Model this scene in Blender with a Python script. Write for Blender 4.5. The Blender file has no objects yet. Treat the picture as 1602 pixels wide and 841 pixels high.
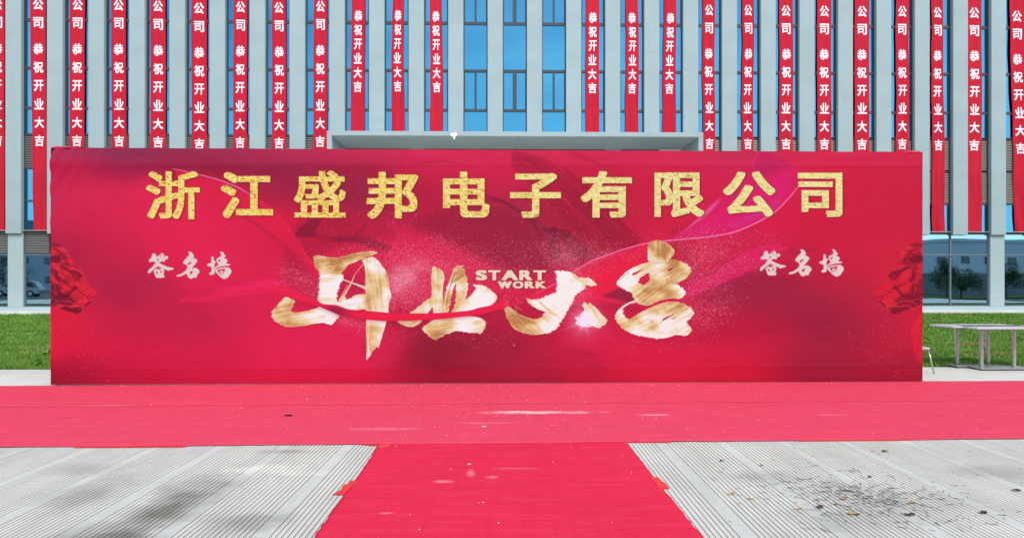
import bpy, bmesh, math, random
import numpy as np
from mathutils import Vector, Matrix, noise as mnoise

random.seed(11)
SC = bpy.context.scene
COL = SC.collection
R = math.radians

# ------------------------------------------------------------------ camera, world, sun, exposure
YAW = math.atan(27/1155.)
cam_d = bpy.data.cameras.new('camera'); cam = bpy.data.objects.new('camera', cam_d); COL.objects.link(cam)
cam.location = (0, 0, 1.6); cam.rotation_euler = (R(90), 0, -YAW)
cam_d.sensor_width = 36; cam_d.lens = 36*1155/1602.; cam_d.shift_y = 19.5/1602.
cam_d.clip_start = .05; cam_d.clip_end = 2000
SC.camera = cam
SUN_EL, SUN_AZ = 48, 158            # degrees; azimuth clockwise from +Y
world = bpy.data.worlds.new('World'); SC.world = world; world.use_nodes = True
wn = world.node_tree.nodes; wl = world.node_tree.links
bg = wn['Background']; sky = wn.new('ShaderNodeTexSky'); sky.sky_type = 'NISHITA'; sky.sun_disc = False
sky.sun_elevation = R(SUN_EL); sky.sun_rotation = R(SUN_AZ); sky.altitude = 10; sky.air_density = 1.0; sky.dust_density = 1.4; sky.ozone_density = 1.2
# thin bright cloud low in the sky all round
tc = wn.new('ShaderNodeTexCoord'); mp = wn.new('ShaderNodeMapping'); mp.inputs['Scale'].default_value = (1, 1, 4); wl.new(tc.outputs['Generated'], mp.inputs[0])
nz_ = wn.new('ShaderNodeTexNoise'); nz_.inputs['Scale'].default_value = 2.6; nz_.inputs['Detail'].default_value = 5; nz_.inputs['Roughness'].default_value = .55; wl.new(mp.outputs[0], nz_.inputs['Vector'])
rp = wn.new('ShaderNodeValToRGB'); rp.color_ramp.elements[0].position = .40; rp.color_ramp.elements[1].position = .66; rp.color_ramp.elements[1].color = (.6, .6, .6, 1); wl.new(nz_.outputs[0], rp.inputs[0])
mc = wn.new('ShaderNodeMix'); mc.data_type = 'RGBA'; mc.inputs[7].default_value = (10.5, 11, 11.2, 1); wl.new(rp.outputs[0], mc.inputs[0]); wl.new(sky.outputs[0], mc.inputs[6]); 
sx_ = wn.new('ShaderNodeSeparateXYZ'); wl.new(tc.outputs['Generated'], sx_.inputs[0])
hr = wn.new('ShaderNodeValToRGB'); e_ = hr.color_ramp.elements; e_[0].position = .0; e_[0].color = (1, 1, 1, 1); e_[1].position = .34; e_[1].color = (0, 0, 0, 1); wl.new(sx_.outputs[2], hr.inputs[0])
mh = wn.new('ShaderNodeMix'); mh.data_type = 'RGBA'; mh.inputs[7].default_value = (9.4, 11.6, 12., 1); wl.new(hr.outputs[0], mh.inputs[0]); wl.new(mc.outputs[2], mh.inputs[6]); wl.new(mh.outputs[2], bg.inputs[0]); bg.inputs[1].default_value = .115
sd = bpy.data.lights.new('sun', 'SUN'); sd.energy = 1.5; sd.angle = R(14); sd.color = (1, .93, .81)
sun = bpy.data.objects.new('sun', sd); COL.objects.link(sun)
az, el = R(SUN_AZ), R(SUN_EL)
sdir = Vector((math.sin(az)*math.cos(el), math.cos(az)*math.cos(el), math.sin(el)))
sun.rotation_euler = (-sdir).to_track_quat('-Z', 'Y').to_euler()
SC.view_settings.view_transform = 'Standard'; SC.view_settings.look = 'None'
SC.view_settings.exposure = .62; SC.view_settings.gamma = 1; SC.view_settings.use_curve_mapping = False
# ------------------------------------------------------------------ printed artwork (computed, flat print only)
RNG = np.random.RandomState(7)
TAB = RNG.rand(256, 256).astype(np.float32)

def vnoise(x, y, s=0):
    xi = np.floor(x).astype(np.int32); yi = np.floor(y).astype(np.int32)
    fx = (x - xi).astype(np.float32); fy = (y - yi).astype(np.float32)
    fx = fx*fx*(3-2*fx); fy = fy*fy*(3-2*fy)
    xi = xi + s*37; yi = yi + s*91
    a = TAB[xi & 255, yi & 255]; b = TAB[(xi+1) & 255, yi & 255]
    c = TAB[xi & 255, (yi+1) & 255]; d = TAB[(xi+1) & 255, (yi+1) & 255]
    return (a*(1-fx)+b*fx)*(1-fy) + (c*(1-fx)+d*fx)*fy

def fbm(x, y, s=0, n=3):
    r = 0; a = .5
    for k in range(n):
        r = r + a*vnoise(x*2**k, y*2**k, s+k*5); a *= .5
    return r/(1-.5**n)

def box1(a, r, ax):
    if r < 1: return a
    p = [(0, 0), (0, 0)]; p[ax] = (r+1, r)
    c = np.cumsum(np.pad(a, p, mode='edge'), axis=ax, dtype=np.float64)
    if ax == 0: o = c[2*r+1:] - c[:-2*r-1]
    else: o = c[:, 2*r+1:] - c[:, :-2*r-1]
    return (o/(2*r+1)).astype(np.float32)

def blur(a, r, n=3):
    for _ in range(n): a = box1(box1(a, r, 0), r, 1)
    return a

def sstep(a, b, x):
    t = np.clip((x-a)/(b-a), 0, 1); return t*t*(3-2*t)

def rounded(pts, k=1):
    for _ in range(k):                                   # corner cutting
        q = []
        for i in range(len(pts)):
            a = pts[i]; b = pts[(i+1) % len(pts)]
            q += [(a[0]*.88+b[0]*.12, a[1]*.88+b[1]*.12), (a[0]*.12+b[0]*.88, a[1]*.12+b[1]*.88)]
        pts = q
    return pts

def inside(px, py, pts):
    r = np.zeros(px.shape, bool); n = len(pts)
    for i in range(n):
        x1, y1 = pts[i]; x2, y2 = pts[(i+1) % n]
        if y1 == y2: continue
        c = ((y1 > py) != (y2 > py)) & (px < (x2-x1)*(py-y1)/(y2-y1)+x1)
        r ^= c
    return r

def glyph_mask(ch, n=160):
    """coverage mask of one character from Blender's own font, cropped to its box"""
    c = bpy.data.curves.new('glyph', 'FONT'); c.body = ch; c.resolution_u = 6
    o = bpy.data.objects.new('glyph', c); bpy.context.scene.collection.objects.link(o)
    bpy.context.view_layer.update()
    dg = bpy.context.evaluated_depsgraph_get()
    me = bpy.data.meshes.new_from_object(o.evaluated_get(dg)); me.calc_loop_triangles()
    v = np.array([p.co[:2] for p in me.vertices]); t = np.array([l.vertices[:] for l in me.loop_triangles])
    bpy.data.objects.remove(o); bpy.data.curves.remove(c); bpy.data.meshes.remove(me)
    lo = v.min(0); hi = v.max(0); sc = n/max(hi-lo); pad = 14
    w, h = [int(round(k))+2*pad for k in (hi-lo)*sc]
    m = np.zeros((h, w), bool); v = (v-lo)*sc+pad
    for a, b, d in t:
        P = v[[a, b, d]]; x0, y0 = np.floor(P.min(0)).astype(int); x1, y1 = np.ceil(P.max(0)).astype(int)+1
        yy, xx = np.mgrid[y0:y1, x0:x1]; xx = xx+.5; yy = yy+.5
        e = []
        for i in range(3):
            A = P[i]; B = P[(i+1) % 3]; e.append((B[0]-A[0])*(yy-A[1])-(B[1]-A[1])*(xx-A[0]))
        ok = ((e[0] >= -1e-6) & (e[1] >= -1e-6) & (e[2] >= -1e-6)) | ((e[0] <= 1e-6) & (e[1] <= 1e-6) & (e[2] <= 1e-6))
        m[y0:y1, x0:x1] |= ok
    return m

def embolden(m, rx, ry):
    m = m.copy()
    def sh(a, dx, dy):
        o = np.zeros_like(a); h, w = a.shape
        o[max(0, dy):h+min(0, dy), max(0, dx):w+min(0, dx)] = a[max(0, -dy):h+min(0, -dy), max(0, -dx):w+min(0, -dx)]
        return o
    r = m.copy()
    for dx in range(-rx, rx+1): r |= sh(m, dx, 0)
    m = r.copy(); r = m.copy()
    for dy in range(-ry, ry+1): r |= sh(m, 0, dy)
    ys = np.where(r.any(1))[0]; xs = np.where(r.any(0))[0]
    return r[ys[0]:ys[-1]+1, xs[0]:xs[-1]+1]

def new_image(name, lin):
    h, w = lin.shape[:2]
    im = bpy.data.images.new(name, w, h, alpha=False, float_buffer=False); im.colorspace_settings.name = 'sRGB'
    px = np.ones((h, w, 4), np.float32); px[..., :3] = np.clip(lin/255., 0, 1)
    im.pixels.foreach_set(px.ravel()); im.update(); im.pack(); return im

def paint_backdrop(A, B, Hh, project):
    W, H = 3400, 912
    u = (np.arange(W)+.5)/W; v = (np.arange(H)+.5)/H
    wx = A[0]+u*(B[0]-A[0]); wy = A[1]+u*(B[1]-A[1]); wz = v*Hh
    PX, PY = project(wx[None, :]+0*wz[:, None], wy[None, :]+0*wz[:, None], wz[:, None]+0*wx[None, :])
    PX = PX.astype(np.float32); PY = PY.astype(np.float32)          # artwork coordinates of each texel
    xs = [78, 200, 320, 440, 560, 680, 800, 920, 1040, 1160, 1280, 1444]
    rows = [
     (236, [(190,45,80),(152,45,80),(165,42,75),(185,42,78),(205,40,80),(222,38,82),(222,40,82),(218,40,80),(220,40,80),(205,38,75),(220,36,75),(215,38,72)]),
     (262, [(205,30,70),(178,30,68),(168,28,60),(165,32,68),(185,30,66),(212,32,74),(218,34,76),(212,32,72),(216,32,72),(215,30,80),(220,30,68),(212,30,66)]),
     (300, [(212,40,80),(222,38,78),(222,35,72),(182,34,68),(168,34,66),(196,30,64),(205,32,68),(200,28,62),(214,30,68),(218,30,80),(216,28,66),(210,30,62)]),
     (345, [(212,38,76),(222,36,76),(228,34,76),(215,30,68),(196,32,68),(194,34,70),(182,38,70),(190,28,62),(212,30,66),(220,28,76),(216,28,66),(210,28,62)]),
     (400, [(186,34,70),(208,34,72),(230,36,80),(210,32,68),(222,34,74),(212,38,76),(182,38,68),(182,38,66),(222,34,72),(212,34,76),(210,28,64),(215,34,64)]),
     (450, [(205,32,68),(188,34,72),(215,34,76),(215,32,74),(200,34,76),(226,42,82),(220,36,76),(226,36,76),(220,34,80),(172,32,68),(190,34,64),(215,34,62)]),
     (500, [(224,34,66),(204,34,70),(198,36,72),(222,36,80),(222,38,80),(190,34,66),(190,32,64),(218,34,74),(214,34,72),(196,30,66),(174,32,66),(212,32,64)]),
     (550, [(222,30,66),(215,30,70),(216,34,76),(226,36,80),(216,36,78),(158,26,50),(190,32,64),(216,34,72),(222,32,72),(215,30,66),(184,32,62),(198,30,60)]),
     (604, [(160,20,50),(198,24,60),(212,26,62),(228,26,68),(226,28,70),(168,24,52),(170,28,56),(200,28,58),(218,28,62),(214,26,58),(168,26,52),(165,26,52)])]
    yr = [r[0] for r in rows]; G = np.array([r[1] for r in rows], np.float32)
    wX = PX + 26*(fbm(PX/90, PY/60, 1)-.5); wY = PY + 22*(fbm(PX/80, PY/60, 9)-.5)
    def cub(v_, knots):
        i = np.clip(np.searchsorted(knots, v_)-1, 0, len(knots)-2); k = np.array(knots, np.float32)
        t = np.clip((v_-k[i])/(k[i+1]-k[i]), 0, 1); return i, (t*t*(3-2*t)*.6+t*.4)
    ix, tx = cub(wX, xs); iy, ty = cub(wY, yr)
    tx = tx[..., None]; ty = ty[..., None]
    C = (G[iy, ix]*(1-tx)+G[iy, ix+1]*tx)*(1-ty) + (G[iy+1, ix]*(1-tx)+G[iy+1, ix+1]*tx)*ty
    for ch in range(3): C[..., ch] = blur(C[..., ch], 14, 2)
    C[..., 0] = 211+(C[..., 0]-214)*1.22; C[..., 1] -= 2; C[..., 2] = 70+(C[..., 2]-72)*1.1

    xc = PX[H//2]; yc = PY[:, W//2]
    def win(x0, x1, y0, y1, pad=4):
        a = int(np.searchsorted(xc, x0-pad)); b = int(np.searchsorted(xc, x1+pad))
        c = int(np.searchsorted(-yc, -(y1+pad+5))); d = int(np.searchsorted(-yc, -(y0-pad-5)))
        return slice(max(0, c), min(H, d)), slice(max(0, a), min(W, b))
    def mix(sl, m, col, k=1.0):
        m = (m*k)[..., None].astype(np.float32); C[sl] = C[sl]*(1-m)+np.asarray(col, np.float32)*m
    def soft(pts, r, col, k=1.0, rough=0.0, rnd=1):
        p = rounded(pts, rnd); x = [q[0] for q in p]; y = [q[1] for q in p]; e = r*2.2+rough*2
        sl = win(min(x)-e, max(x)+e, min(y)-e, max(y)+e); X = PX[sl]; Y = PY[sl]
        if rough:
            X = X+rough*2*(fbm(X/7, Y/7, 3)-.5); Y = Y+rough*2*(fbm(X/7, Y/7, 8)-.5)
        m = inside(X, Y, p).astype(np.float32)
        if r: m = blur(m, max(1, int(r*2.5/1.7)), 3)
        mix(sl, m, col, k); return sl, m
    def line(pts, w, col, k=1.0, fade=(0, 0), sharp=1.0):
        P = []
        n = len(pts)
        for i in range(n-1):                              # catmull-rom
            p0 = pts[max(i-1, 0)]; p1 = pts[i]; p2 = pts[i+1]; p3 = pts[min(i+2, n-1)]
            for t in np.linspace(0, 1, 9)[:-1]:
                P.append(tuple(.5*((2*p1[j])+(-p0[j]+p2[j])*t+(2*p0[j]-5*p1[j]+4*p2[j]-p3[j])*t*t+(-p0[j]+3*p1[j]-3*p2[j]+p3[j])*t**3) for j in (0, 1)))
        P.append(pts[-1][:2]); ws = w if isinstance(w, (list, tuple)) else [w, w]
        W_ = np.interp(np.linspace(0, 1, len(P)), np.linspace(0, 1, len(ws)), ws)
        x = [q[0] for q in P]; y = [q[1] for q in P]; e = max(ws)*2+3
        sl = win(min(x)-e, max(x)+e, min(y)-e, max(y)+e); X = PX[sl]; Y = PY[sl]
        m = np.zeros(X.shape, np.float32); L = len(P)-1
        for i in range(L):
            ax, ay = P[i]; bx, by = P[i+1]; dx, dy = bx-ax, by-ay; l2 = dx*dx+dy*dy+1e-9
            t = np.clip(((X-ax)*dx+(Y-ay)*dy)/l2, 0, 1); d = np.hypot(X-ax-t*dx, Y-ay-t*dy)
            hw = (W_[i]*(1-t)+W_[i+1]*t)/2
            f = 1.0; g = (i+.5)/L
            if fade[0] and g < fade[0]: f = g/fade[0]
            if fade[1] and g > 1-fade[1]: f = (1-g)/fade[1]
            m = np.maximum(m, f*np.clip((hw-d)/np.maximum(.4, (1.0/sharp-.6)*hw)+.5, 0, 1))
        mix(sl, m, col, k)
    Z = lambda bx, by, s, pts: [(bx+a/s, by+b/s) for a, b in pts]

    # ---- seams of the print (top and bottom hems)
    sl = win(70, 1450, 225, 262); t = sstep(258.5, 257.5, PY[sl]+(PX[sl]-78)*-.002); mix(sl, t, (228, 70, 105), .13)
    sl = win(70, 1450, 570, 610); t = sstep(576, 577.2, PY[sl]); mix(sl, t, (214, 14, 48), .22)
    # ---- dark silk folds and ink
    soft([(760,300),(850,305),(870,360),(850,410),(790,415),(730,380),(700,335)], 26, (172,42,72), .45)
    soft([(430,268),(560,262),(640,300),(600,335),(500,320),(440,300)], 22, (158,32,64), .55)
    soft([(800,290),(840,300),(900,360),(960,400),(900,400),(850,350)], 10, (172,26,54), .45)
    soft([(880,262),(930,300),(985,370),(1000,385),(950,380),(900,330)], 7, (165,26,58), .45)
    soft([(1045,360),(1100,345),(1075,378),(1100,420),(1070,440),(1045,420)], 7, (176,24,56), .5)
    b5 = lambda p: Z(440, 232, 4.005, p); b6 = lambda p: Z(800, 232, 4.005, p)
    line(b5([(800,118),(900,92),(1010,84),(1110,96),(1190,122)]), [1, 4, 3, 1], (178,30,66), .6)
    line(b5([(1250,310),(1330,330),(1420,345),(1530,380)]), [2, 6, 4, 1], (150,30,62), .6)
    line(b5([(1390,375),(1450,380),(1540,410)]), [1, 5, 2], (150,30,62), .55)
    line(b5([(1480,60),(1540,75),(1600,110)]), [1, 5, 3], (176,32,66), .5)
    line(b6([(100,60),(160,110),(230,170),(300,240),(420,330)]), [3, 8, 10, 8, 4], (185,30,60), .45, sharp=.6)
    line(b6([(360,30),(480,70),(620,140),(740,220)]), [5, 5, 4, 1], (178,30,62), .5, sharp=.7)
    line(b6([(110,430),(200,500),(250,545),(300,600)]), [3, 7, 9, 4], (124,34,60), .6, sharp=.7)
    line(b6([(270,500),(380,560),(500,660),(560,650)]), [2, 4, 6, 2], (150,22,48), .7)
    line(b6([(300,360),(420,440),(520,540),(610,630)]), [2, 5, 4, 1], (214,32,66), .5)
    soft([(650,520),(700,505),(790,520),(840,545),(770,575),(690,575),(650,550)], 12, (150,32,58), .5)
    soft([(590,490),(640,508),(700,508),(640,520),(590,505)], 4, (158,28,62), .45)
    soft([(800,500),(870,520),(860,560),(900,600),(760,600),(740,560)], 12, (176,30,60), .35)
    soft([(860,545),(900,540),(930,560),(960,590),(900,590)], 5, (182,24,58), .3)
    soft([(905,552),(925,548),(942,556),(930,561)], 2, (176,28,62), .45)
    soft([(910,568),(940,572),(945,582),(925,584)], 2, (178,28,62), .4)
    soft([(1140,445),(1230,455),(1330,468),(1290,490),(1180,492),(1120,470)], 14, (164,32,64), .5)
    soft([(1290,480),(1360,500),(1350,600),(1230,600),(1260,540)], 22, (160,30,60), .35)
    soft([(800,236),(850,246),(905,290),(955,335),(1004,380),(985,398),(925,384),(885,345),(845,300),(800,262)], 4, (152, 22, 52), .5)
    soft([(690,330),(760,318),(840,340),(866,384),(858,425),(800,424),(745,398),(690,372),(640,352)], 10, (148, 26, 56), .5)
    soft([(545,338),(600,345),(640,358),(700,382),(760,410),(800,432),(720,432),(640,420),(570,392)], 8, (238, 40, 86), .45)
    soft([(470,345),(520,328),(600,342),(628,372),(560,378),(505,396),(490,420),(462,436),(446,440),(444,378)], 7, (166, 24, 56), .5)
    soft([(930,470),(1000,486),(1060,520),(1140,500),(1250,490),(1180,540),(1060,545),(960,520)], 16, (184, 24, 58), .4)
    line([(812,250),(860,285),(900,330),(950,375)], [1, 5, 5, 2], (206, 30, 66), .5, sharp=.6)
    line([(846,250),(900,292),(950,340),(990,382)], [1, 4, 3, 1], (212, 34, 72), .45, sharp=.6)
    line([(880,262),(930,305),(975,352),(1010,380)], [2, 5, 4, 1], (132, 18, 44), .5, sharp=.5)
    line([(745,300),(790,318),(830,345),(852,378)], [1, 5, 6, 2], (118, 22, 46), .5, sharp=.5)
    soft(b5([(205,435),(262,430),(215,520),(232,562),(110,565),(85,545),(130,480)]), 2.0, (110,24,50), .55, 3)
    soft(b5([(200,560),(450,548),(540,560),(695,612),(660,650),(560,628),(460,592),(300,578)]), 3.5, (110,24,52), .5, 3)
    soft(b5([(420,580),(540,455),(530,510),(470,560)]), 2, (140,28,56), .5, 2)
    soft(b6([(215,560),(260,570),(300,640),(285,700),(245,690),(240,620)]), 1.2, (100,22,44), .5, 6)
    soft(b6([(200,490),(330,520),(470,600),(490,650),(430,705),(380,670),(330,600)]), 1.8, (104,24,46), .48, 8)
    # ---- left silk, its lit edge and the twist
    soft([(225,272),(250,270),(280,300),(330,330),(380,340),(430,372),(455,400),(448,440),(440,600),(250,420),(200,330)], 9, (234,38,82), .35)
    rib = [(272,266),(305,273),(342,284),(375,296),(392,306),(412,317),(430,332),(455,362),(470,388),(502,428),(497,440),(480,418),(456,392),(430,372),(400,352),(380,339),(345,325),(300,300),(278,280)]
    soft(rib, 1.0, (228,32,70), .75)
    line([(380,339),(405,354),(430,372),(456,392)], [1, 5, 4, 2], (176,30,62), .55, sharp=.6)
    line([(392,306),(430,332),(455,362),(480,400),(500,427)], [2, 5, 4, 4], (240,34,78), .6, sharp=.5)
    line([(270,264.5),(305,272),(342,282),(375,295),(394,307)], [1.2, 2, 2.2, 2.2, 1], (246,110,170), .85, sharp=1)
    soft([(444,380),(470,400),(498,440),(500,470),(470,458),(446,446)], 2, (196,32,72), .6)
    # ---- silk crossing under the lettering on the left
    soft([(276,474),(286,466),(297,464),(305,470),(316,466),(338,456),(372,450),(402,446),(420,438),(442,444),(470,459),(451,460),(420,459),(380,462),(330,470),(300,473)], .8, (240,36,88), .6)
    soft([(330,452),(372,446),(420,434),(460,448),(440,452),(400,450),(360,455)], 3, (242,40,104), .5)
    soft([(240,480),(330,480),(420,500),(420,600),(240,600)], 30, (212,32,72), .25)
    soft([(450,525),(640,520),(620,575),(460,575)], 14, (240,42,92), .35)
    # ---- right silks
    low = [(826,466),(850,454),(870,443),(896,426),(923,410),(940,403),(977,390),(1012,381),(1040,377.5),(1077,374),(1100,372),(1118,369.5),(1150,363),(1187,347),(1212,332),(1235,309),(1252,287),(1260,269)]
    up = [(1188,237),(1176,258),(1155,284),(1130,308),(1100,337),(1075,357),(1048,374)]
    soft(low[:8]+[(1020,400),(985,440),(945,464),(960,470),(920,462),(880,470),(840,480)], 1.2, (234,34,74), .8)
    soft([(896,440),(960,410),(1010,400),(1000,440),(940,460)], 8, (240,32,66), .5)
    soft(up+low[8:]+[(1240,262),(1222,250),(1206,237)], .8, (220,28,92), .85)
    soft([(1060,368),(1120,335),(1180,290),(1240,268),(1222,312),(1170,345),(1110,366)], 7, (226,28,112), .65)
    soft([(1140,350),(1190,330),(1225,305),(1236,290),(1215,325),(1185,344),(1145,359)], 3, (214,50,140), .6)
    soft([(1186,240),(1206,240),(1240,262),(1200,275),(1170,270)], 5, (182,32,84), .55)
    line([(1176,262),(1186,239)], [2, 4], (236,50,100), .5)
    line([(1062,368),(1085,350),(1104,334),(1130,308)], [1, 3, 7, 4], (240,120,186), .6, sharp=.5, fade=(.3, .2))
    line([(1206,239),(1214,252),(1228,262),(1246,268)], [3, 3, 2, 1], (220,40,80), .6, sharp=.6)
    line(low, [1, 1.6, 1.8, 2, 2.2, 2.4, 2, 1.2], (248,118,178), .9, fade=(.08, .05))
    soft([(1066,470),(1073,452),(1102,435),(1140,412),(1162,396),(1190,386),(1220,378),(1222,385),(1236,388),(1215,395),(1200,405),(1190,418),(1175,424),(1140,440),(1100,456)], 1, (226,34,96), .8)
    soft([(1236,388),(1262,388),(1284,392),(1262,398),(1225,400)], 2, (172,30,76), .5)
    soft([(1075,474),(1140,444),(1190,424),(1260,440),(1240,470),(1130,480)], 7, (166,32,66), .55)
    soft([(940,464),(969,451),(989,458),(994,470),(981,476),(959,469)], .8, (146,34,62), .85)
    line([(786,484),(830,466),(870,462),(920,463),(960,470),(990,478),(1020,484)], [6, 5, 5, 6, 6, 4, 2], (238,40,84), .5, sharp=.5)
    line([(930,480),(970,480),(1010,486),(1040,492)], [4, 9, 8, 4], (164,28,70), .45, sharp=.5)
    line([(820,470),(860,480),(900,488)], [3, 8, 4], (160,28,66), .45, sharp=.5)
    line([(832,484),(870,482),(905,478)], [4, 9, 5], (166,28,66), .5, sharp=.5)
    # ---- lions at both ends (mirrored)
    def lion(f, fill, dark, k):
        g = lambda p: [(f(a/6.47), 370+b/6.47) for a, b in p]
        head = [(0,65),(60,70),(130,90),(180,115),(225,160),(240,230),(275,265),(280,300),(350,345),(375,400),(400,470),(440,510),(490,560),(500,590),(490,605),(455,620),(440,665),(380,715),(350,770),(300,785),(220,765),(150,730),(60,715),(0,700)]
        soft(g(head), .4, fill, k, 0)
        D = lambda p, r=.7, kk=.6, c=dark: soft(g(p), r, c, k*kk, 1.2)
        D([(0,190),(60,195),(130,210),(150,240),(100,270),(30,265),(0,250)], .8, .7)
        D([(60,100),(120,130),(170,200),(190,250),(160,240),(130,180),(60,130)], 1, .4)
        D([(130,300),(190,320),(260,350),(330,370),(355,400),(320,440),(260,400),(200,350),(140,320)], .8, .55)
        D([(80,350),(110,350),(110,400),(140,430),(130,470),(90,440),(75,390)], .8, .75)
        D([(0,440),(50,460),(110,500),(150,570),(230,600),(290,650),(250,700),(150,680),(60,700),(0,660)], .9, .62)
        D([(140,440),(240,500),(330,520),(270,540),(190,500)], .9, .4)
        D([(60,690),(140,720),(240,720),(350,710),(340,770),(290,785),(220,765),(140,730)], .6, .75)
        D([(220,640),(300,620),(330,640),(270,670)], .8, .4)
        D([(180,560),(230,540),(280,500),(300,520),(250,570),(210,620),(170,610)], .8, .65)
        D([(370,700),(430,655),(440,670),(385,715)], .4, .7)
        ln = lambda p, w=1.0, c=dark, kk=.75: line(g(p), w, c, k*kk)
        ln([(30,70),(80,75),(130,95),(90,100)], .9); ln([(0,120),(70,130),(130,170),(180,230),(190,260)], 1.1)
        ln([(110,290),(170,330),(230,370),(270,430),(330,450)], 1.2); ln([(230,360),(280,350),(330,380),(350,410)], 1.4)
        ln([(250,380),(290,370),(330,400),(300,430),(260,410),(250,380)], 1.2); ln([(120,350),(105,400),(150,430),(120,470)], .9)
        ln([(280,500),(330,560),(400,610),(440,660)], 1.2); ln([(350,560),(420,530),(450,520)], .8); ln([(420,590),(440,615),(490,605)], 1.3)
        ln([(60,490),(100,530),(110,590),(90,640),(50,650)], 1.2); ln([(10,520),(40,500),(70,540),(50,590),(10,580)], 1.3)
        ln([(10,600),(60,590),(80,560)], 1); ln([(80,600),(130,640),(170,620),(160,660),(100,650)], 1.1)
        hp = rounded(g(head), 1); hx_ = [a[0] for a in hp]; sl = win(min(hx_), max(hx_), 375, 500); X = PX[sl]; Y = PY[sl]
        hm = blur(inside(X, Y, hp).astype(np.float32), 1, 1); n_ = fbm(X/13+40, Y/8+9, 61, 4); wv = fbm(X/26, Y/17, 64)
        back = 1-sstep(20, 62, np.minimum(np.abs(X-78), np.abs(1444-X)))
        ridge = np.clip(1-np.abs(n_-.5)/.022, 0, 1); mix(sl, hm*ridge*(.35+.65*back)*(.4+wv), dark, k*.6)
        mix(sl, hm*sstep(.50, .62, n_)*back, dark, k*.55); mix(sl, hm*np.clip(1-np.abs(n_-.44)/.010, 0, 1)*back, (min(255, fill[0]+8), 84, 86), k*.5)
        lt = (min(255, fill[0]+8), 86, 84)
        for p in ([(60,700),(80,670),(160,655),(250,665),(280,700)], [(0,660),(60,640),(120,650)], [(100,730),(170,700),(260,715),(340,700)], [(40,470),(80,500),(70,560),(100,600)], [(250,640),(330,650),(400,660)], [(170,300),(240,310),(300,350)], [(300,700),(330,730),(360,700)]):
            ln(p, .9, lt, .7)
        ln([(130,500),(200,520),(230,540),(190,580),(150,540)], 1.6, fill, .6)
        ln([(120,380),(180,420),(260,470),(330,500),(390,540),(440,540)], 5, (min(255, fill[0]+6), fill[1]+4, fill[2]), .35)
        ln([(150,120),(200,160),(215,220)], 5, (min(255, fill[0]+4), 66, 76), .4)
    lion(lambda a: 74+a, (222,38,58), (100,16,44), 1.0)
    lion(lambda a: 1355+6+(88-a)-6, (236,36,60), (142,16,48), .95) if False else lion(lambda a: 1444-a, (220,32,54), (112,14,42), .95)
    soft([(70,495),(84,505),(90,522),(86,545),(70,560)], .6, (238,42,62), .6)
    line([(70,520),(80,530),(86,524),(89,514),(86,530),(82,545)], 1.0, (150,24,54), .6)
    soft([(1450,488),(1432,496),(1424,516),(1428,545),(1436,565),(1450,572)], .6, (240,34,60), .6)
    line([(1437,490),(1430,505),(1421,530),(1432,525),(1440,518),(1444,500)], 1.0, (160,20,50), .6)
    line([(1444,520),(1436,545),(1440,570)], 1.0, (160,20,50), .5)

    # ---- glitter dust
    hx = np.floor(PX*1.15).astype(np.int32); hy = np.floor(PY*1.15).astype(np.int32)
    def hsh(a, b, s): 
        h = (a*374761393+b*668265263+s*1442695) & 0x7fffffff; h = ((h ^ (h >> 13))*1274126177) & 0x7fffffff
        return ((h ^ (h >> 16)) & 0xffff)/65535.
    h1 = hsh(hx.astype(np.int64), hy.astype(np.int64), 1); h2 = hsh(hx.astype(np.int64), hy.astype(np.int64), 2)
    dens = np.zeros_like(PX)
    spots = [(470,438,34,14,.55,25),(492,460,18,10,.4,0),(560,392,70,10,.35,-10),(600,400,50,16,.3,-10),(640,432,40,30,.75,-25),(622,440,30,18,.95,-20),(600,470,10,22,.6,0),(690,425,70,22,.5,10),
             (640,470,40,22,.45,0),(700,470,60,14,.35,0),(545,503,26,9,.6,10),(575,512,14,14,.4,0),(740,405,60,18,.35,25),(800,405,45,26,.3,0),(720,385,120,12,.18,20),
             (875,400,34,22,.6,35),(905,395,40,22,.55,0),(950,395,30,10,.45,-20),(905,440,26,16,.5,-30),(905,465,22,14,.55,-30),(1090,405,34,40,.55,0),(1110,440,50,14,.4,-25),
             (1130,400,60,24,.35,0),(1105,480,44,24,.45,-20),(1100,500,30,20,.4,0),(1060,540,70,10,.12,0),(790,465,26,12,.3,0),(620,520,30,14,.12,0),(745,530,40,16,.14,0),
             (150,560,50,30,.02,0),(130,590,60,12,.03,0),(1380,520,50,60,.02,0),(1400,570,40,30,.04,0),(900,330,120,20,.05,0),
             (560,330,120,40,.05,0),(1150,370,60,14,.2,0),(1010,395,50,12,.3,-15)]
    glow = np.zeros_like(PX)
    for cx, cy, rx, ry, d, an in spots:
        R_ = 2.6*max(rx, ry); sl = win(cx-R_, cx+R_, cy-R_, cy+R_); X = PX[sl]-cx; Y = PY[sl]-cy
        ca, sa = math.cos(math.radians(an)), math.sin(math.radians(an)); p = X*ca+Y*sa; q = -X*sa+Y*ca
        g = np.exp(-(p/rx)**2-(q/ry)**2); dens[sl] += d*g; glow[sl] += np.maximum(0, d-.4)*g
    dn = dens*(.35+1.3*fbm(PX/16, PY/9, 4)**1.5)
    C += (np.array((250, 150, 165), np.float32)-C)*np.clip(glow*1.3*fbm(PX/20, PY/10, 14), 0, .6)[..., None]
    ink = dens*0
    sp = (h1 < dn*.5); C[sp] += (np.array((250, 190, 196), np.float32)-C[sp])*(.15+.6*h2[sp]**2)[..., None]
    sp = (h1 > 1-dn*.16); C[sp] *= .86

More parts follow.
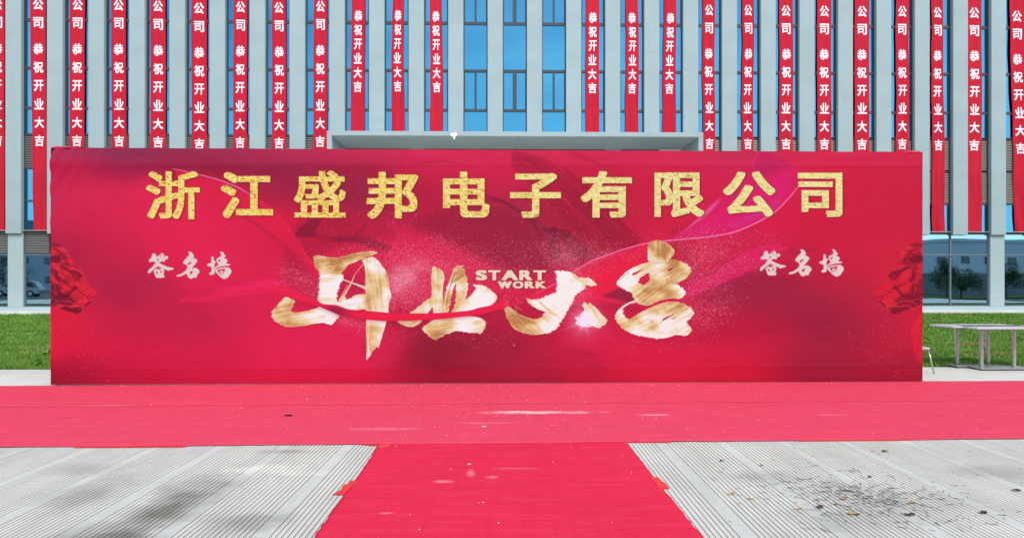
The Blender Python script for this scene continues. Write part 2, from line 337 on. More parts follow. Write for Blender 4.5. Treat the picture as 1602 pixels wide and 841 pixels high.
    # ---- gold-white brush lettering
    def strokes(parts, base, s, ang, warm, rough=1.1, holes=()):
        pts = [Z(base[0], base[1], s, p) for p in parts]
        x = [q[0] for p in pts for q in p]; y = [q[1] for p in pts for q in p]
        sl = win(min(x)-5, max(x)+5, min(y)-5, max(y)+5); X0 = PX[sl]; Y0 = PY[sl]
        ca, sa = math.cos(math.radians(ang)), math.sin(math.radians(ang))
        a = X0*ca+Y0*sa; b = -X0*sa+Y0*ca+4*(vnoise(X0/30, Y0/30, 19)-.5)
        jag = (vnoise(a/9, b/.9, 2)-.5)*rough*3.4+(vnoise(X0/2.2, Y0/2.2, 6)-.5)*rough*2.0
        X = X0+jag*ca; Y = Y0+jag*sa*.6+(vnoise(X0/1.8, Y0/1.8, 12)-.5)*rough
        m = np.zeros(X.shape, bool)
        for p in pts: m |= inside(X, Y, rounded(p, 1))
        for h_ in holes: m &= ~inside(X, Y, rounded(Z(base[0], base[1], s, h_), 1))
        m = blur(m.astype(np.float32), 1, 1)
        st = vnoise(a/26, b/1.3, 5)*.6+vnoise(a/60, b/2.8, 7)*.6; cl = fbm(X0/22, Y0/16, 21)
        g = np.zeros(X.shape, np.float32)
        for cx, cy, r, v_ in warm: g += v_*np.exp(-((X0-cx)**2+(Y0-cy)**2)/r**2)
        tone = np.clip((st-.6)*.55+(cl-.5)*1.25+.29+g*1.3, 0, 1)[..., None]; fine = (vnoise(X0/.9, Y0/.9, 30)-.5)[..., None]
        cw = np.array((252, 248, 240), np.float32); cg = np.array((234, 204, 140), np.float32); cb = np.array((192, 134, 80), np.float32)
        col = np.where(tone < .5, cw+(cg-cw)*tone*2, cg+(cb-cg)*(tone*2-1)) + fine*34*(.3+tone)
        edge = np.clip(m-blur(m, 3, 2), 0, 1)[..., None]
        col = col+(np.array((244, 226, 176), np.float32)-col)*edge*.9
        sh = blur(m, 3, 2); mix(sl, np.roll(sh, -3, 0), (120, 20, 44), .25)
        C[sl] = C[sl]*(1-m[..., None])+np.clip(col, 0, 255)*m[..., None]
    z1 = (420, 385); z2 = (420, 470)
    up2 = lambda p: [(a, b-681+0) for a, b in p]
    P1 = [(565,125),(625,115),(700,135),(780,145),(880,145),(950,130),(1050,100),(1150,75),(1290,65),(1370,75),(1360,100),(1240,130),(1160,170),(1060,215),(1000,240),(960,290),(915,340),(945,370),(940,430),(900,470),(880,540),(865,620),(860,700),(900,800),(680,800),(618,690),(625,560),(635,430),(645,370),(630,320),(580,260),(560,190)]
    P3 = [(860,705),(930,620),(975,565),(990,560),(955,640),(975,670),(1050,640),(1110,605),(1240,600),(1240,790),(1120,800),(1060,830),(960,830),(860,800)]
    P4 = [(1170,185),(1200,160),(1290,135),(1340,150),(1400,210),(1470,310),(1500,400),(1510,500),(1545,640),(1512,700),(1500,860),(1480,945),(1440,1081),(1400,1221),(1380,1271),(1350,1271),(1320,1301),(1270,1381),(1225,1431),(1232,1281),(1222,1101),(1225,810),(1215,520),(1215,350),(1200,240)]
    P5 = [(230,620),(340,690),(300,760),(285,831),(440,826),(620,776),(625,740),(880,760),(905,870),(790,996),(680,961),(600,971),(440,1001),(300,1016),(200,1011),(90,951),(35,881),(45,821),(120,740)]
    strokes([P1, P3], z1, 8.01, -8, [(495,408,22,.35),(530,408,30,.25),(520,450,22,-.35),(535,440,10,-.3),(560,472,12,-.3),(575,395,14,.3)], holes=[[(875,160),(950,145),(930,165)]])
    strokes([P4], z1, 8.01, 84, [(588,455,16,.25),(575,410,12,.22),(607,460,9,-.4),(600,405,12,-.3),(600,506,12,-.45),(587,520,12,.25)], 1.2)
    strokes([P5], z1, 8.01, -8, [(440,484,14,.3),(460,500,26,.36),(425,492,16,.3),(510,498,24,-.4)], 1.0)
    line(Z(*z1, 8.01, [(1190,228),(1090,350),(1035,470),(960,600),(900,700)]), [1.0, .8, 2.2, 2.6, 4], (238,206,150), .95)
    line(Z(*z1, 8.01, [(1000,480),(950,570),(890,680)]), [.6, 1.2, 1.5], (240,216,170), .9)
    line(Z(*z1, 8.01, [(935,422),(1040,460),(1120,490),(1225,530)]), [2, 2, 3, 5], (244,222,178), .95)
    line(Z(*z1, 8.01, [(300,680),(260,730),(215,800)]), .9, (206,90,84), .6)
    line(Z(*z1, 8.01, [(320,690),(275,750),(240,810)]), .8, (216,110,94), .5)
    line(Z(*z1, 8.01, [(650,410),(630,480),(622,580)]), .9, (200,40,70), .8)
    z3 = (620, 400)
    Q1 = [(450,145),(500,148),(560,175),(600,230),(605,290),(590,350),(580,450),(585,560),(592,600),(640,760),(465,760),(455,640),(400,722),(360,760),(180,740),(165,722),(260,660),(330,590),(440,520),(445,420),(435,330),(440,240)]
    Q2 = [(725,155),(760,128),(820,130),(860,190),(888,280),(898,380),(885,500),(870,560),(940,490),(1000,410),(945,355),(1080,375),(1170,420),(1230,470),(1270,530),(1230,600),(1150,640),(1050,650),(930,690),(900,740),(650,760),(740,620),(745,500),(745,340),(720,400),(690,520),(655,710),(640,760),(600,740),(590,560),(640,380),(690,240)]
    Q3 = [(0,800),(330,800),(290,855),(200,897),(130,890),(40,855)]
    Q4 = [(430,830),(480,780),(700,760),(980,760),(1060,780),(1120,830),(1115,920),(1050,990),(1030,970),(900,970),(790,945),(740,945),(620,990),(540,1030),(500,1060),(450,1040),(370,980),(320,920),(340,890)]
    strokes([Q1], z3, 8.01, 86, [(688,470,16,.25),(655,475,14,.2),(680,425,10,-.25)], 1.0)
    strokes([Q2], z3, 8.01, -35, [(720,430,16,.35),(715,470,14,.3),(752,470,16,-.45),(700,460,10,.3)], 1.0)
    line(Z(*z3, 8.01, [(735,200),(705,300),(650,480),(625,680)]), [1.5, 1.2, 1.2, 1], (176,60,66), .6)
    strokes([Q3], z3, 8.01, 5, [(640,508,10,.25)], .8)
    strokes([Q4], z3, 8.01, -6, [(728,507,18,-.4),(680,520,16,.3),(745,515,8,.2)], 1.1, holes=[[(345,545),(375,535),(370,560)]])
    z5 = (780, 410)
    R1 = [(710,115),(760,108),(860,115),(950,150),(1010,200),(1130,195),(1180,230),(1225,270),(1210,305),(1150,305),(1100,290),(1090,340),(1000,390),(950,430),(930,500),(890,580),(840,660),(780,750),(730,830),(690,865),(620,893),(500,917),(400,910),(280,885),(190,835),(130,750),(88,660),(78,600),(45,568),(50,510),(135,488),(112,545),(200,610),(260,658),(360,692),(450,716),(510,710),(600,628),(500,602),(430,560),(370,515),(338,450),(420,475),(530,455),(640,410),(722,380),(728,250)]
    strokes([R1], z5, 8.01, 40, [(868,440,40,-.55),(812,497,26,.42),(858,460,12,.1),(862,510,16,-.3)], 1.15)
    for p in ([(120,560),(200,640),(300,700)], [(210,545),(230,610)], [(240,565),(290,605)], [(255,650),(330,690),(440,740)]):
        line(Z(*z5, 8.01, p), .9, (236,190,170) if p[0][0] > 200 else (180,60,70), .7)
    R2 = [(1040,540),(1085,500),(1115,535),(1140,508),(1220,570),(1290,650),(1362,722),(1350,780),(1260,830),(1180,810),(1060,815),(960,775),(985,725),(942,690),(1010,690),(1030,640),(1090,600)]
    strokes([R2], z5, 8.01, 55, [(916,502,14,-.6),(935,480,14,.15)], 1.1)
    z7 = (940, 370)
    T1 = [(585,100),(650,58),(720,45),(820,75),(862,110),(928,180),(915,230),(860,290),(840,320),(590,330)]
    T2 = [(190,590),(250,510),(350,420),(480,355),(620,315),(750,295),(900,290),(1010,310),(1080,350),(1125,400),(1130,450),(1090,510),(950,600),(1030,650),(1075,710),(1000,785),(900,775),(750,810),(600,865),(540,865),(480,845),(410,790),(390,710),(300,670),(220,620)]
    T3 = [(420,800),(300,850),(230,910),(185,970),(180,1030),(215,1100),(280,1160),(380,1220),(480,1250),(600,1265),(700,1285),(830,1275),(940,1235),(1070,1250),(1145,1190),(1120,1130),(1080,1070),(1130,1030),(1182,955),(1130,890),(1050,845),(920,815),(800,825),(680,865),(560,920),(450,980),(360,1045),(310,1005),(275,950),(290,890),(340,860),(450,825)]
    strokes([T3], z7, 8.01, -28, [(985,510,14,.2),(1040,480,30,.35),(1070,478,16,.3),(990,520,14,-.2),(1050,508,24,-.5),(1000,515,12,-.3),(965,500,10,.2)], 1.0,
            holes=[[(740,1075),(820,1010),(932,968),(830,1032)], [(608,1087),(668,1038),(640,1068)], [(880,1032),(958,1010),(900,1038)], [(245,960),(300,880),(410,815),(320,885)]])
    strokes([T2], z7, 8.01, -32, [(1055,412,24,.45),(1030,455,30,.3),(975,430,16,-.6),(1065,450,10,-.2),(1000,455,14,.2)], 1.0,
            holes=[[(468,580),(490,520),(560,478),(607,452),(616,550),(545,612)], [(838,418),(910,385),(890,420),(845,442)], [(385,492),(430,450),(545,408),(420,490)]])
    strokes([T1], z7, 8.01, 88, [(1030,385,18,.5),(1040,395,14,.25)], .9)
    for p in ([(890,590),(960,565)], [(920,605),(1000,560)], [(1000,570),(1060,540)]): line(Z(*z7, 8.01, p), .8, (120,30,50), .7)
    line(Z(*z7, 8.01, [(650,840),(780,800),(900,785),(1000,800)]), [.8, 1.6, 1.6, 1], (214,30,70), .8)
    line(Z(*z7, 8.01, [(250,545),(300,490),(360,450)]), .8, (196,60,70), .7)
    # ---- ribbon over the lettering
    tx_ = [400, 420, 442, 470, 497, 505, 526, 545, 573, 607, 620, 670, 707, 732, 757, 770, 788]
    ty_ = [442, 441, 447, 459, 471, 475.5, 477, 484, 486, 489, 490.5, 490, 488.6, 486, 481, 477, 468]
    bx_ = [400, 420, 451, 476, 497, 532, 572, 605, 620, 676, 707, 732, 751, 786, 800]
    by_ = [452, 459, 466, 474, 479, 494, 500.6, 503, 502.4, 501, 498, 495, 493, 484, 478]
    sl = win(400, 800, 430, 510); X = PX[sl]; Y = PY[sl]
    top = np.interp(X, tx_, ty_); bot = np.interp(X, bx_, by_); t = (Y-top)/(bot-top)
    m = (sstep(0, .6, Y-top)*sstep(0, .6, bot-Y)*sstep(405, 450, X)*sstep(806, 786, X)).astype(np.float32)
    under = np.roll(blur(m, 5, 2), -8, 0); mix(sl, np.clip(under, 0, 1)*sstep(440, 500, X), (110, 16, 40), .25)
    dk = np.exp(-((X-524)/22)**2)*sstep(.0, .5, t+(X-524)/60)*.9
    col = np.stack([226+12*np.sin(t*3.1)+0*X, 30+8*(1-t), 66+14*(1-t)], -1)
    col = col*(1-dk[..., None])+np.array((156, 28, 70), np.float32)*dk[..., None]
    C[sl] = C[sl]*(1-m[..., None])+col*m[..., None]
    # ---- starburst
    sl = win(860, 975, 455, 560); X = PX[sl]-914; Y = PY[sl]-503; d = np.hypot(X, Y); an = np.arctan2(Y, X)
    ray = .5*vnoise(an*9+40, d*0+3, 41)+.5*vnoise(an*23+90, d*0+1, 43)
    m = np.clip(1.15*np.exp(-(d/7.5)**2)+.75*ray*np.exp(-(d/17)**1.6)+.18*np.exp(-(d/26)**2), 0, 1); mix(sl, m, (250, 236, 250), .95)
    for a_, L in ((70, 26), (158, 44), (215, 34), (35, 22), (100, 16), (128, 18)):
        ca, sa = math.cos(math.radians(a_)), math.sin(math.radians(a_))
        line([(914+ca*8, 503+sa*8), (914+ca*L*.6, 503+sa*L*.6), (914+ca*L, 503+sa*L)], [1.8, .9, .4], (248, 150, 176), .6, fade=(0, .5))
    sl = win(796, 810, 534, 546); mix(sl, np.exp(-((PX[sl]-804)**2+(PY[sl]-540)**2)/1.6), (255, 170, 186), .9)

    # ---- typeset lettering
    def put(mask, x0, x1, y0, y1, paintf, shadow=0):
        h, w = mask.shape; sl = win(x0-4, x1+6, y0-4, y1+6); X = PX[sl]; Y = PY[sl]
        i = (X-x0)/(x1-x0)*w; j = (y1-Y)/(y1-y0)*h
        ii = np.clip(i.astype(int), 0, w-1); jj = np.clip(j.astype(int), 0, h-1)
        m = mask[jj, ii] & (i >= 0) & (i < w) & (j >= 0) & (j < h); m = blur(m.astype(np.float32), 1, 1)
        if shadow:
            s_ = blur(np.roll(np.roll(m, 3, 1), -3, 0), 3, 2); mix(sl, np.clip(s_*1.2, 0, 1), (96, 14, 36), shadow)
            o_ = np.clip(blur(m, 2, 1)*2.2, 0, 1); mix(sl, o_, (120, 16, 34), shadow*.8)
        C[sl] = C[sl]*(1-m[..., None])+paintf(X, Y, m)*m[..., None]
    def gold(X, Y, m):
        r = sstep(600, 1000, X)[..., None]
        a = (X+Y*.55)/3.6; b = (Y-X*.35)/1.1
        n1 = (vnoise(a, b, 50)*.6+vnoise(a*2.2, b*2.2, 52)*.4)[..., None]; n2 = vnoise(X/26, Y/18, 55)[..., None]
        c1 = np.array((248, 222, 100), np.float32)*(1-r)+np.array((244, 228, 140), np.float32)*r
        col = c1+(np.array((252, 244, 206), np.float32)-c1)*np.clip((n1-.56)*3.6, 0, 1)
        dark = np.clip((.43-n1)*5.5, 0, 1)*(.45+.8*n2); tgt = np.array((198, 100, 50), np.float32)*(1-r)+np.array((186, 160, 84), np.float32)*r
        col = col+(tgt-col)*np.clip(dark, 0, 1)
        e = np.clip(m-blur(m, 2, 1)*1.0, 0, 1)[..., None]; return col+(np.array((255, 232, 150), np.float32)-col)*e*.8
    box = [(228.6,312.7,268.2,343.6),(345.4,427.6,269.5,341.4),(460,541.1,268,341),(573.6,654.2,269.5,342.4),(693,766.3,269,340.6),(797.8,878,271.5,341.4),(909,989,268,341),(1023.5,1101.4,270,340),(1131,1212.3,268.7,339.4),(1247.8,1317.7,270.7,340)]
    for ch, bx in zip('浙江盛邦电子有限公司', box):
        put(embolden(glyph_mask(ch, 200), 5 if ch in '盛浙' else 7, 4 if ch in '盛浙' else 6), *bx, gold, .55)
    cream = lambda X, Y, m: np.array((240, 224, 190), np.float32)+14*(vnoise(X/3, Y/3, 60)-.5)[..., None]+0*X[..., None]
    def word(w, x0, x1, y0, y1, rel):
        tot = sum(rel)+.0; gap = 1.6; x = x0; uw = (x1-x0-gap*(len(w)-1))/tot
        for ch, r in zip(w, rel):
            put(embolden(glyph_mask(ch, 160), 13 if ch not in 'I' else 8, 9), x, x+uw*r, y0, y1, cream, .3); x += uw*r+gap
    word('START', 744.2, 854.6, 423, 438.8, (1.0, 1.1, 1.45, 1.15, 1.15))
    word('WORK', 779, 854.6, 440.2, 451.4, (1.5, 1.15, 1.1, 1.15))
    # ---- brush-written signs at both ends
    zs = (220, 385)
    sign = [
     ([(180,118),(232,118),(242,168),(265,165),(298,140),(320,116),(352,118),(368,163),(420,158),(432,188),(402,212),(370,222),(375,252),(330,238),(290,258),(300,275),(400,320),(450,335),(510,345),(518,365),(430,388),(390,372),(350,352),(300,325),(265,318),(200,370),(130,435),(108,412),(125,372),(225,298),(180,312),(240,262),(200,242),(160,254),(130,248),(124,214),(165,190)],
      [[(255,195),(292,210),(265,242)], [(309,152),(328,138),(322,166),(306,176)], [(355,185),(385,178),(362,205)]]),
     ([(198,392),(240,352),(300,335),(352,350),(372,392),(352,440),(372,470),(365,495),(290,502),(240,497),(228,470)], [[(228,402),(256,395),(272,448),(250,435)], [(308,397),(340,380),(330,405),(298,435)], [(245,350),(300,345),(330,362),(260,372)]]),
     ([(738,90),(795,98),(834,150),(820,190),(870,203),(887,240),(848,290),(795,357),(850,338),(907,368),(924,410),(875,470),(882,497),(820,497),(785,518),(743,490),(715,430),(640,472),(568,482),(562,458),(640,433),(710,380),(736,330),(708,292),(668,278),(668,243),(720,180),(765,140)],
      [[(725,282),(790,238),(792,262),(752,302)], [(763,410),(822,388),(817,410),(785,454)]]),
     ([(1103,172),(1142,168),(1147,233),(1182,238),(1157,285),(1152,360),(1167,385),(1152,442),(1090,458),(1068,430),(1110,402),(1110,332),(1037,307),(1042,288),(1105,260),(1108,200)], []),
     ([(1233,90),(1292,98),(1312,143),(1340,156),(1300,190),(1350,208),(1363,240),(1330,275),(1412,290),(1382,308),(1280,317),(1190,342),(1160,372),(1150,350),(1222,290),(1188,250),(1188,198),(1265,163),(1255,120)], [[(1213,225),(1252,203),(1240,252),(1225,247)]]),
     ([(1163,370),(1250,343),(1372,333),(1417,368),(1424,410),(1372,492),(1310,522),(1270,502),(1228,465),(1178,410)], [[(1193,378),(1320,355),(1325,375),(1292,445),(1240,452),(1213,402)]]),
     ([(1236,392),(1296,386),(1294,434),(1246,448)], [[(1254,405),(1276,402),(1272,424),(1258,426)]])]
    for ox, oy in ((0, 0), (957.6, -3.7)):
        x0, x1, y0, y1 = 228+ox, 366+ox, 390+oy, 440+oy; sl = win(x0, x1, y0, y1); X = PX[sl]-ox; Y = PY[sl]-oy
        m = np.zeros(X.shape, bool)
        for o_, hs in sign:
            mm = inside(X, Y, rounded(Z(*zs, 10.01, o_), 1))
            for h_ in hs: mm &= ~inside(X, Y, rounded(Z(*zs, 10.01, h_), 1))
            m |= mm
        m = blur(m.astype(np.float32), 1, 1); mix(sl, np.clip(blur(m, 2, 1)*1.6, 0, 1), (226, 120, 130), .5)
        C[sl] = C[sl]*(1-m[..., None])+(np.array((231, 213, 203), np.float32))*m[..., None]
    # print grain
    C += (5*(vnoise(PX*1.3, PY*1.3, 70)-.5)+5*(fbm(PX/30, PY/12, 72)-.5))[..., None]
    return np.clip(C, 0, 255)
# ------------------------------------------------------------------ helpers
def srgb(r, g, b):
    f = lambda c: (c/255/12.92) if c/255 <= .04045 else ((c/255+.055)/1.055)**2.4
    return (f(r), f(g), f(b), 1)

class NT:
    def __init__(s, name):
        s.m = bpy.data.materials.new(name); s.m.use_nodes = True; s.n = s.m.node_tree.nodes; s.l = s.m.node_tree.links
        s.b = s.n['Principled BSDF']
    def new(s, t, **k):
        n = s.n.new(t)
        for a, v in k.items(): setattr(n, a, v)
        return n
    def link(s, a, b): s.l.new(a, b)
    def coord(s, kind='Object'): return s.new('ShaderNodeTexCoord').outputs[kind]
    def world(s): return s.new('ShaderNodeNewGeometry').outputs['Position']
    def mapping(s, vec, scale=(1, 1, 1), rot=(0, 0, 0), loc=(0, 0, 0)):
        m = s.new('ShaderNodeMapping'); s.link(vec, m.inputs[0]); m.inputs['Location'].default_value = loc
        m.inputs['Rotation'].default_value = rot; m.inputs['Scale'].default_value = scale; return m.outputs[0]
    def noise(s, vec, scale=5, detail=4, rough=.6, dist=0):
        t = s.new('ShaderNodeTexNoise'); s.link(vec, t.inputs['Vector']); t.inputs['Scale'].default_value = scale
        t.inputs['Detail'].default_value = detail; t.inputs['Roughness'].default_value = rough; t.inputs['Distortion'].default_value = dist
        return t.outputs[0]
    def ramp(s, fac, stops, interp='LINEAR'):
        r = s.new('ShaderNodeValToRGB'); r.color_ramp.interpolation = interp; e = r.color_ramp.elements
        while len(e) < len(stops): e.new(.5)
        for i, (p, c) in enumerate(stops):
            e[i].position = p; e[i].color = c if len(c) == 4 else (*c, 1)
        s.link(fac, r.inputs[0]); return r.outputs[0]
    def gray(s, fac, a, b, lo=0., hi=1.): return s.ramp(fac, [(a, (lo,)*3), (b, (hi,)*3)])
    def mix(s, fac, a, b, mode='MIX'):
        m = s.new('ShaderNodeMix', data_type='RGBA', blend_type=mode)
        for sock, v in ((m.inputs[0], fac), (m.inputs[6], a), (m.inputs[7], b)):
            if isinstance(v, (int, float)): sock.default_value = v
            elif isinstance(v, tuple): sock.default_value = v if len(v) == 4 else (*v, 1)
            else: s.link(v, sock)
        return m.outputs[2]
    def math(s, op, a, b=0.):
        m = s.new('ShaderNodeMath', operation=op)
        for sock, v in ((m.inputs[0], a), (m.inputs[1], b)):
            if isinstance(v, (int, float)): sock.default_value = v
            else: s.link(v, sock)
        return m.outputs[0]
    def bump(s, h, dist=.01, strength=.5):
        b = s.new('ShaderNodeBump'); s.link(h, b.inputs['Height']); b.inputs['Distance'].default_value = dist
        b.inputs['Strength'].default_value = strength; s.link(b.outputs[0], s.b.inputs['Normal']); return b
    def set(s, **k):
        for a, v in k.items():
            sock = s.b.inputs[a.replace('_', ' ')]
            if isinstance(v, (int, float, tuple)): sock.default_value = v
            else: s.link(v, sock)
        return s

def blob(nt, pos, cx, cy, rx, ry, ang=0, soft=.35, wob=.25, sc=3.):
    """0..1 mask of one irregular patch lying at a place on the ground"""
    m = nt.mapping(pos, loc=(-cx, -cy, 0)); r = nt.mapping(m, rot=(0, 0, R(-ang)))
    sx = nt.mapping(r, scale=(1/rx, 1/ry, 0)); ln = nt.new('ShaderNodeVectorMath', operation='LENGTH'); nt.link(sx, ln.inputs[0])
    d = nt.math('ADD', ln.outputs['Value'], nt.math('MULTIPLY', nt.math('SUBTRACT', nt.noise(pos, sc, 4), .5), wob*4))
    return nt.gray(d, 1-soft, 1+soft*.3, 1, 0)

def empty(name, loc, label, cat, group=None, rz=0, kind=None):
    o = bpy.data.objects.new(name, None); COL.objects.link(o); o.location = loc; o.rotation_euler = (0, 0, rz); o.empty_display_size = .2
    return tag(o, label, cat, group, kind)
def tag(o, label=None, cat=None, group=None, kind=None):
    if label: o['label'] = label
    if cat: o['category'] = cat
    if group: o['group'] = group
    if kind: o['kind'] = kind
    return o
def mobj(name, me, mats, parent=None, loc=(0, 0, 0), kind=None):
    o = bpy.data.objects.new(name, me); COL.objects.link(o); o.location = loc
    if mats is not None and len(me.materials) == 0:
        for m in (mats if isinstance(mats, (list, tuple)) else [mats]): me.materials.append(m)
    if parent: o.parent = parent
    if kind: o['kind'] = kind
    return o

class MB:
    """collects vertices and faces of one mesh"""
    def __init__(s): s.v = []; s.f = []; s.mi = []
    def box(s, x0, x1, y0, y1, z0, z1, mi=0):
        n = len(s.v); s.v += [(x0,y0,z0),(x1,y0,z0),(x1,y1,z0),(x0,y1,z0),(x0,y0,z1),(x1,y0,z1),(x1,y1,z1),(x0,y1,z1)]
        s.f += [(n+a,n+b,n+c,n+d) for a,b,c,d in ((0,3,2,1),(4,5,6,7),(0,1,5,4),(1,2,6,5),(2,3,7,6),(3,0,4,7))]; s.mi += [mi]*6; return s
    def tube(s, p, q, r, n=8, mi=0, r2=None, caps=True):
        p = Vector(p); q = Vector(q); r2 = r if r2 is None else r2; d = (q-p).normalized()
        a = d.orthogonal().normalized(); b = d.cross(a); k = len(s.v)
        for c, rr in ((p, r), (q, r2)):
            for i in range(n):
                t = 2*math.pi*i/n; s.v.append(tuple(c+(a*math.cos(t)+b*math.sin(t))*rr))
        for i in range(n):
            j = (i+1) % n; s.f.append((k+i, k+j, k+n+j, k+n+i)); s.mi.append(mi)
        if caps: s.f += [tuple(k+n-1-i for i in range(n)), tuple(k+n+i for i in range(n))]; s.mi += [mi, mi]
        return s
    def quad(s, a, b, c, d, mi=0):
        n = len(s.v); s.v += [a, b, c, d]; s.f.append((n, n+1, n+2, n+3)); s.mi.append(mi); return s
    def mesh(s, name, bevel=0, smooth=False, seg=1):
        me = bpy.data.meshes.new(name); me.from_pydata(s.v, [], s.f)
        if any(s.mi): me.polygons.foreach_set('material_index', s.mi)
        if bevel:
            bm = bmesh.new(); bm.from_mesh(me); bmesh.ops.bevel(bm, geom=bm.edges[:]+bm.verts[:], offset=bevel, segments=seg, affect='EDGES', clamp_overlap=True); bm.to_mesh(me); bm.free()
        if smooth: me.polygons.foreach_set('use_smooth', [True]*len(me.polygons))
        me.update(); return me
    def build(s, name, mats, parent=None, loc=(0, 0, 0), bevel=0, smooth=False, kind=None, seg=1):
        return mobj(name, s.mesh(name, bevel, smooth, seg), mats, parent, loc, kind)

def grid_mesh(name, P, uv=None, smooth=True):
    """P: array rows x cols x 3"""
    h, w = P.shape[:2]; me = bpy.data.meshes.new(name)
    i = np.arange(h*w).reshape(h, w); f = np.stack([i[:-1, :-1], i[:-1, 1:], i[1:, 1:], i[1:, :-1]], -1).reshape(-1, 4)
    me.vertices.add(h*w); me.vertices.foreach_set('co', P.reshape(-1).astype(np.float32))
    me.loops.add(f.size); me.loops.foreach_set('vertex_index', f.ravel().astype(np.int32))
    me.polygons.add(len(f)); me.polygons.foreach_set('loop_start', np.arange(len(f), dtype=np.int32)*4)
    me.update(calc_edges=True)
    me.polygons.foreach_set('use_smooth', np.full(len(f), bool(smooth)))
    if uv is not None:
        l = me.uv_layers.new(name='print'); l.data.foreach_set('uv', uv.reshape(-1, 2)[f.ravel()].astype(np.float32).ravel())
    return me
def tri_mesh(name, V, F):
    me = bpy.data.meshes.new(name); me.vertices.add(len(V)); me.vertices.foreach_set('co', V.astype(np.float32).ravel())
    k = F.shape[1]; me.loops.add(F.size); me.loops.foreach_set('vertex_index', F.astype(np.int32).ravel())
    me.polygons.add(len(F)); me.polygons.foreach_set('loop_start', np.arange(len(F), dtype=np.int32)*k); me.update(calc_edges=True); me.polygons.foreach_set('use_smooth', np.zeros(len(F), bool)); return me

def project(x, y, z):
    r = x*math.cos(YAW)-y*math.sin(YAW); d = x*math.sin(YAW)+y*math.cos(YAW)
    return 801+1155*r/d, 440-1155*(z-1.6)/d

# ------------------------------------------------------------------ materials
def mat_wall(name, base, streak=.10):
    nt = NT(name); p = nt.world(); n1 = nt.noise(p, .8, 5, .6); n2 = nt.noise(nt.mapping(p, (3., 3., .22)), 2.2, 5, .65)
    f = nt.noise(p, 45, 3); band = nt.noise(nt.mapping(p, (.35, .35, .9)), 1.1, 3)
    c = nt.mix(nt.gray(n1, .3, .7), base, tuple(v*.93 for v in base[:3]))
    c = nt.mix(nt.math('MULTIPLY', nt.gray(n2, .5, .78), streak*2), c, tuple(v*.72 for v in base[:3]))
    c = nt.mix(nt.math('MULTIPLY', nt.gray(band, .52, .545), .16), c, tuple(v*.75 for v in base[:3]))
    nt.set(Base_Color=c, Roughness=.7, Specular_IOR_Level=.35); nt.bump(f, .002, .25); return nt.m
M = {}
M['wall'] = mat_wall('painted_wall', srgb(164, 182, 187))
M['wall_low'] = mat_wall('painted_wall_low', srgb(170, 188, 193), .06)
M['soffit'] = mat_wall('soffit_paint', srgb(196, 212, 216), .12)
def simple(name, col, rough=.5, metal=0, spec=.5, var=.08, sc=12, bump=0):
    nt = NT(name); p = nt.coord(); n = nt.noise(p, sc, 4)
    c = nt.mix(nt.gray(n, .3, .7), col, tuple(v*(1-var*2) for v in col[:3])); nt.set(Base_Color=c, Roughness=nt.math('ADD', rough-.06, nt.math('MULTIPLY', n, .12)), Metallic=metal, Specular_IOR_Level=spec)
    if bump: nt.bump(nt.noise(p, sc*4, 3), bump, .5)
    return nt.m
M['frame'] = simple('window_frame_metal', srgb(62, 74, 82), .4, .2)
M['gray_frame'] = simple('grey_frame_metal', srgb(112, 122, 130), .4, .2)
M['louver'] = simple('louver_metal', srgb(128, 126, 122), .5, .3)
M['dark'] = simple('dark_void', srgb(18, 22, 26), .9)
def mat_glass(name, tint, dark, refl, rough=.012):
    nt = NT(name); p = nt.world(); oi = nt.new('ShaderNodeObjectInfo').outputs['Random']
    n = nt.noise(p, .35, 2)
    nt.set(Base_Color=tint, Metallic=1.0, Roughness=rough); nt.bump(nt.noise(p, .55, 1), .006, .4)
    d = nt.new('ShaderNodeBsdfPrincipled'); d.inputs['Base Color'].default_value = dark; d.inputs['Roughness'].default_value = .05
    out = nt.n['Material Output']; mx = nt.new('ShaderNodeMixShader'); nt.link(nt.math('ADD', refl-.03, nt.math('MULTIPLY', oi, .06)), mx.inputs[0])
    nt.link(d.outputs[0], mx.inputs[1]); nt.link(nt.b.outputs[0], mx.inputs[2]); nt.link(mx.outputs[0], out.inputs[0]); return nt.m
M['glass'] = mat_glass('coated_glass', (.066, .29, .47, 1), (.008, .03, .06, 1), .92)
M['glass_low'] = mat_glass('ground_floor_glass', (.30, .50, .62, 1), (.004, .01, .016, 1), .9)
M['door_glass'] = mat_glass('entrance_glass', (.10, .13, .15, 1), (.004, .006, .008, 1), .3)
def mat_steel(name, base=(.46, .47, .46, 1), rough=.24):
    nt = NT(name); p = nt.coord(); n = nt.noise(nt.mapping(p, (60, 60, 1.5)), 3, 3)
    nt.set(Base_Color=base, Metallic=.75, Roughness=nt.math('ADD', rough-.05, nt.math('MULTIPLY', n, .18))); nt.bump(n, .0006, .3); return nt.m
M['steel'] = mat_steel('brushed_steel'); M['bright'] = simple('polished_steel_sheet', (.82, .83, .84, 1), .28, .55, var=.04); M['tube'] = simple('galvanised_tube', srgb(150, 152, 152), .45, .8)

def mat_print(name, img, rough=.42, k=1., bump=.003, sc=2.5, spec=.35):
    nt = NT(name); t = nt.new('ShaderNodeTexImage'); t.image = img; t.interpolation = 'Linear'; t.extension = 'EXTEND'
    uv = nt.coord('UV'); nt.link(uv, t.inputs[0]); c = nt.mix(1., t.outputs[0], k, 'MULTIPLY')
    nt.set(Base_Color=c, Roughness=rough, Specular_IOR_Level=spec); nt.bump(nt.noise(nt.world(), sc, 3), bump, .6); return nt.m

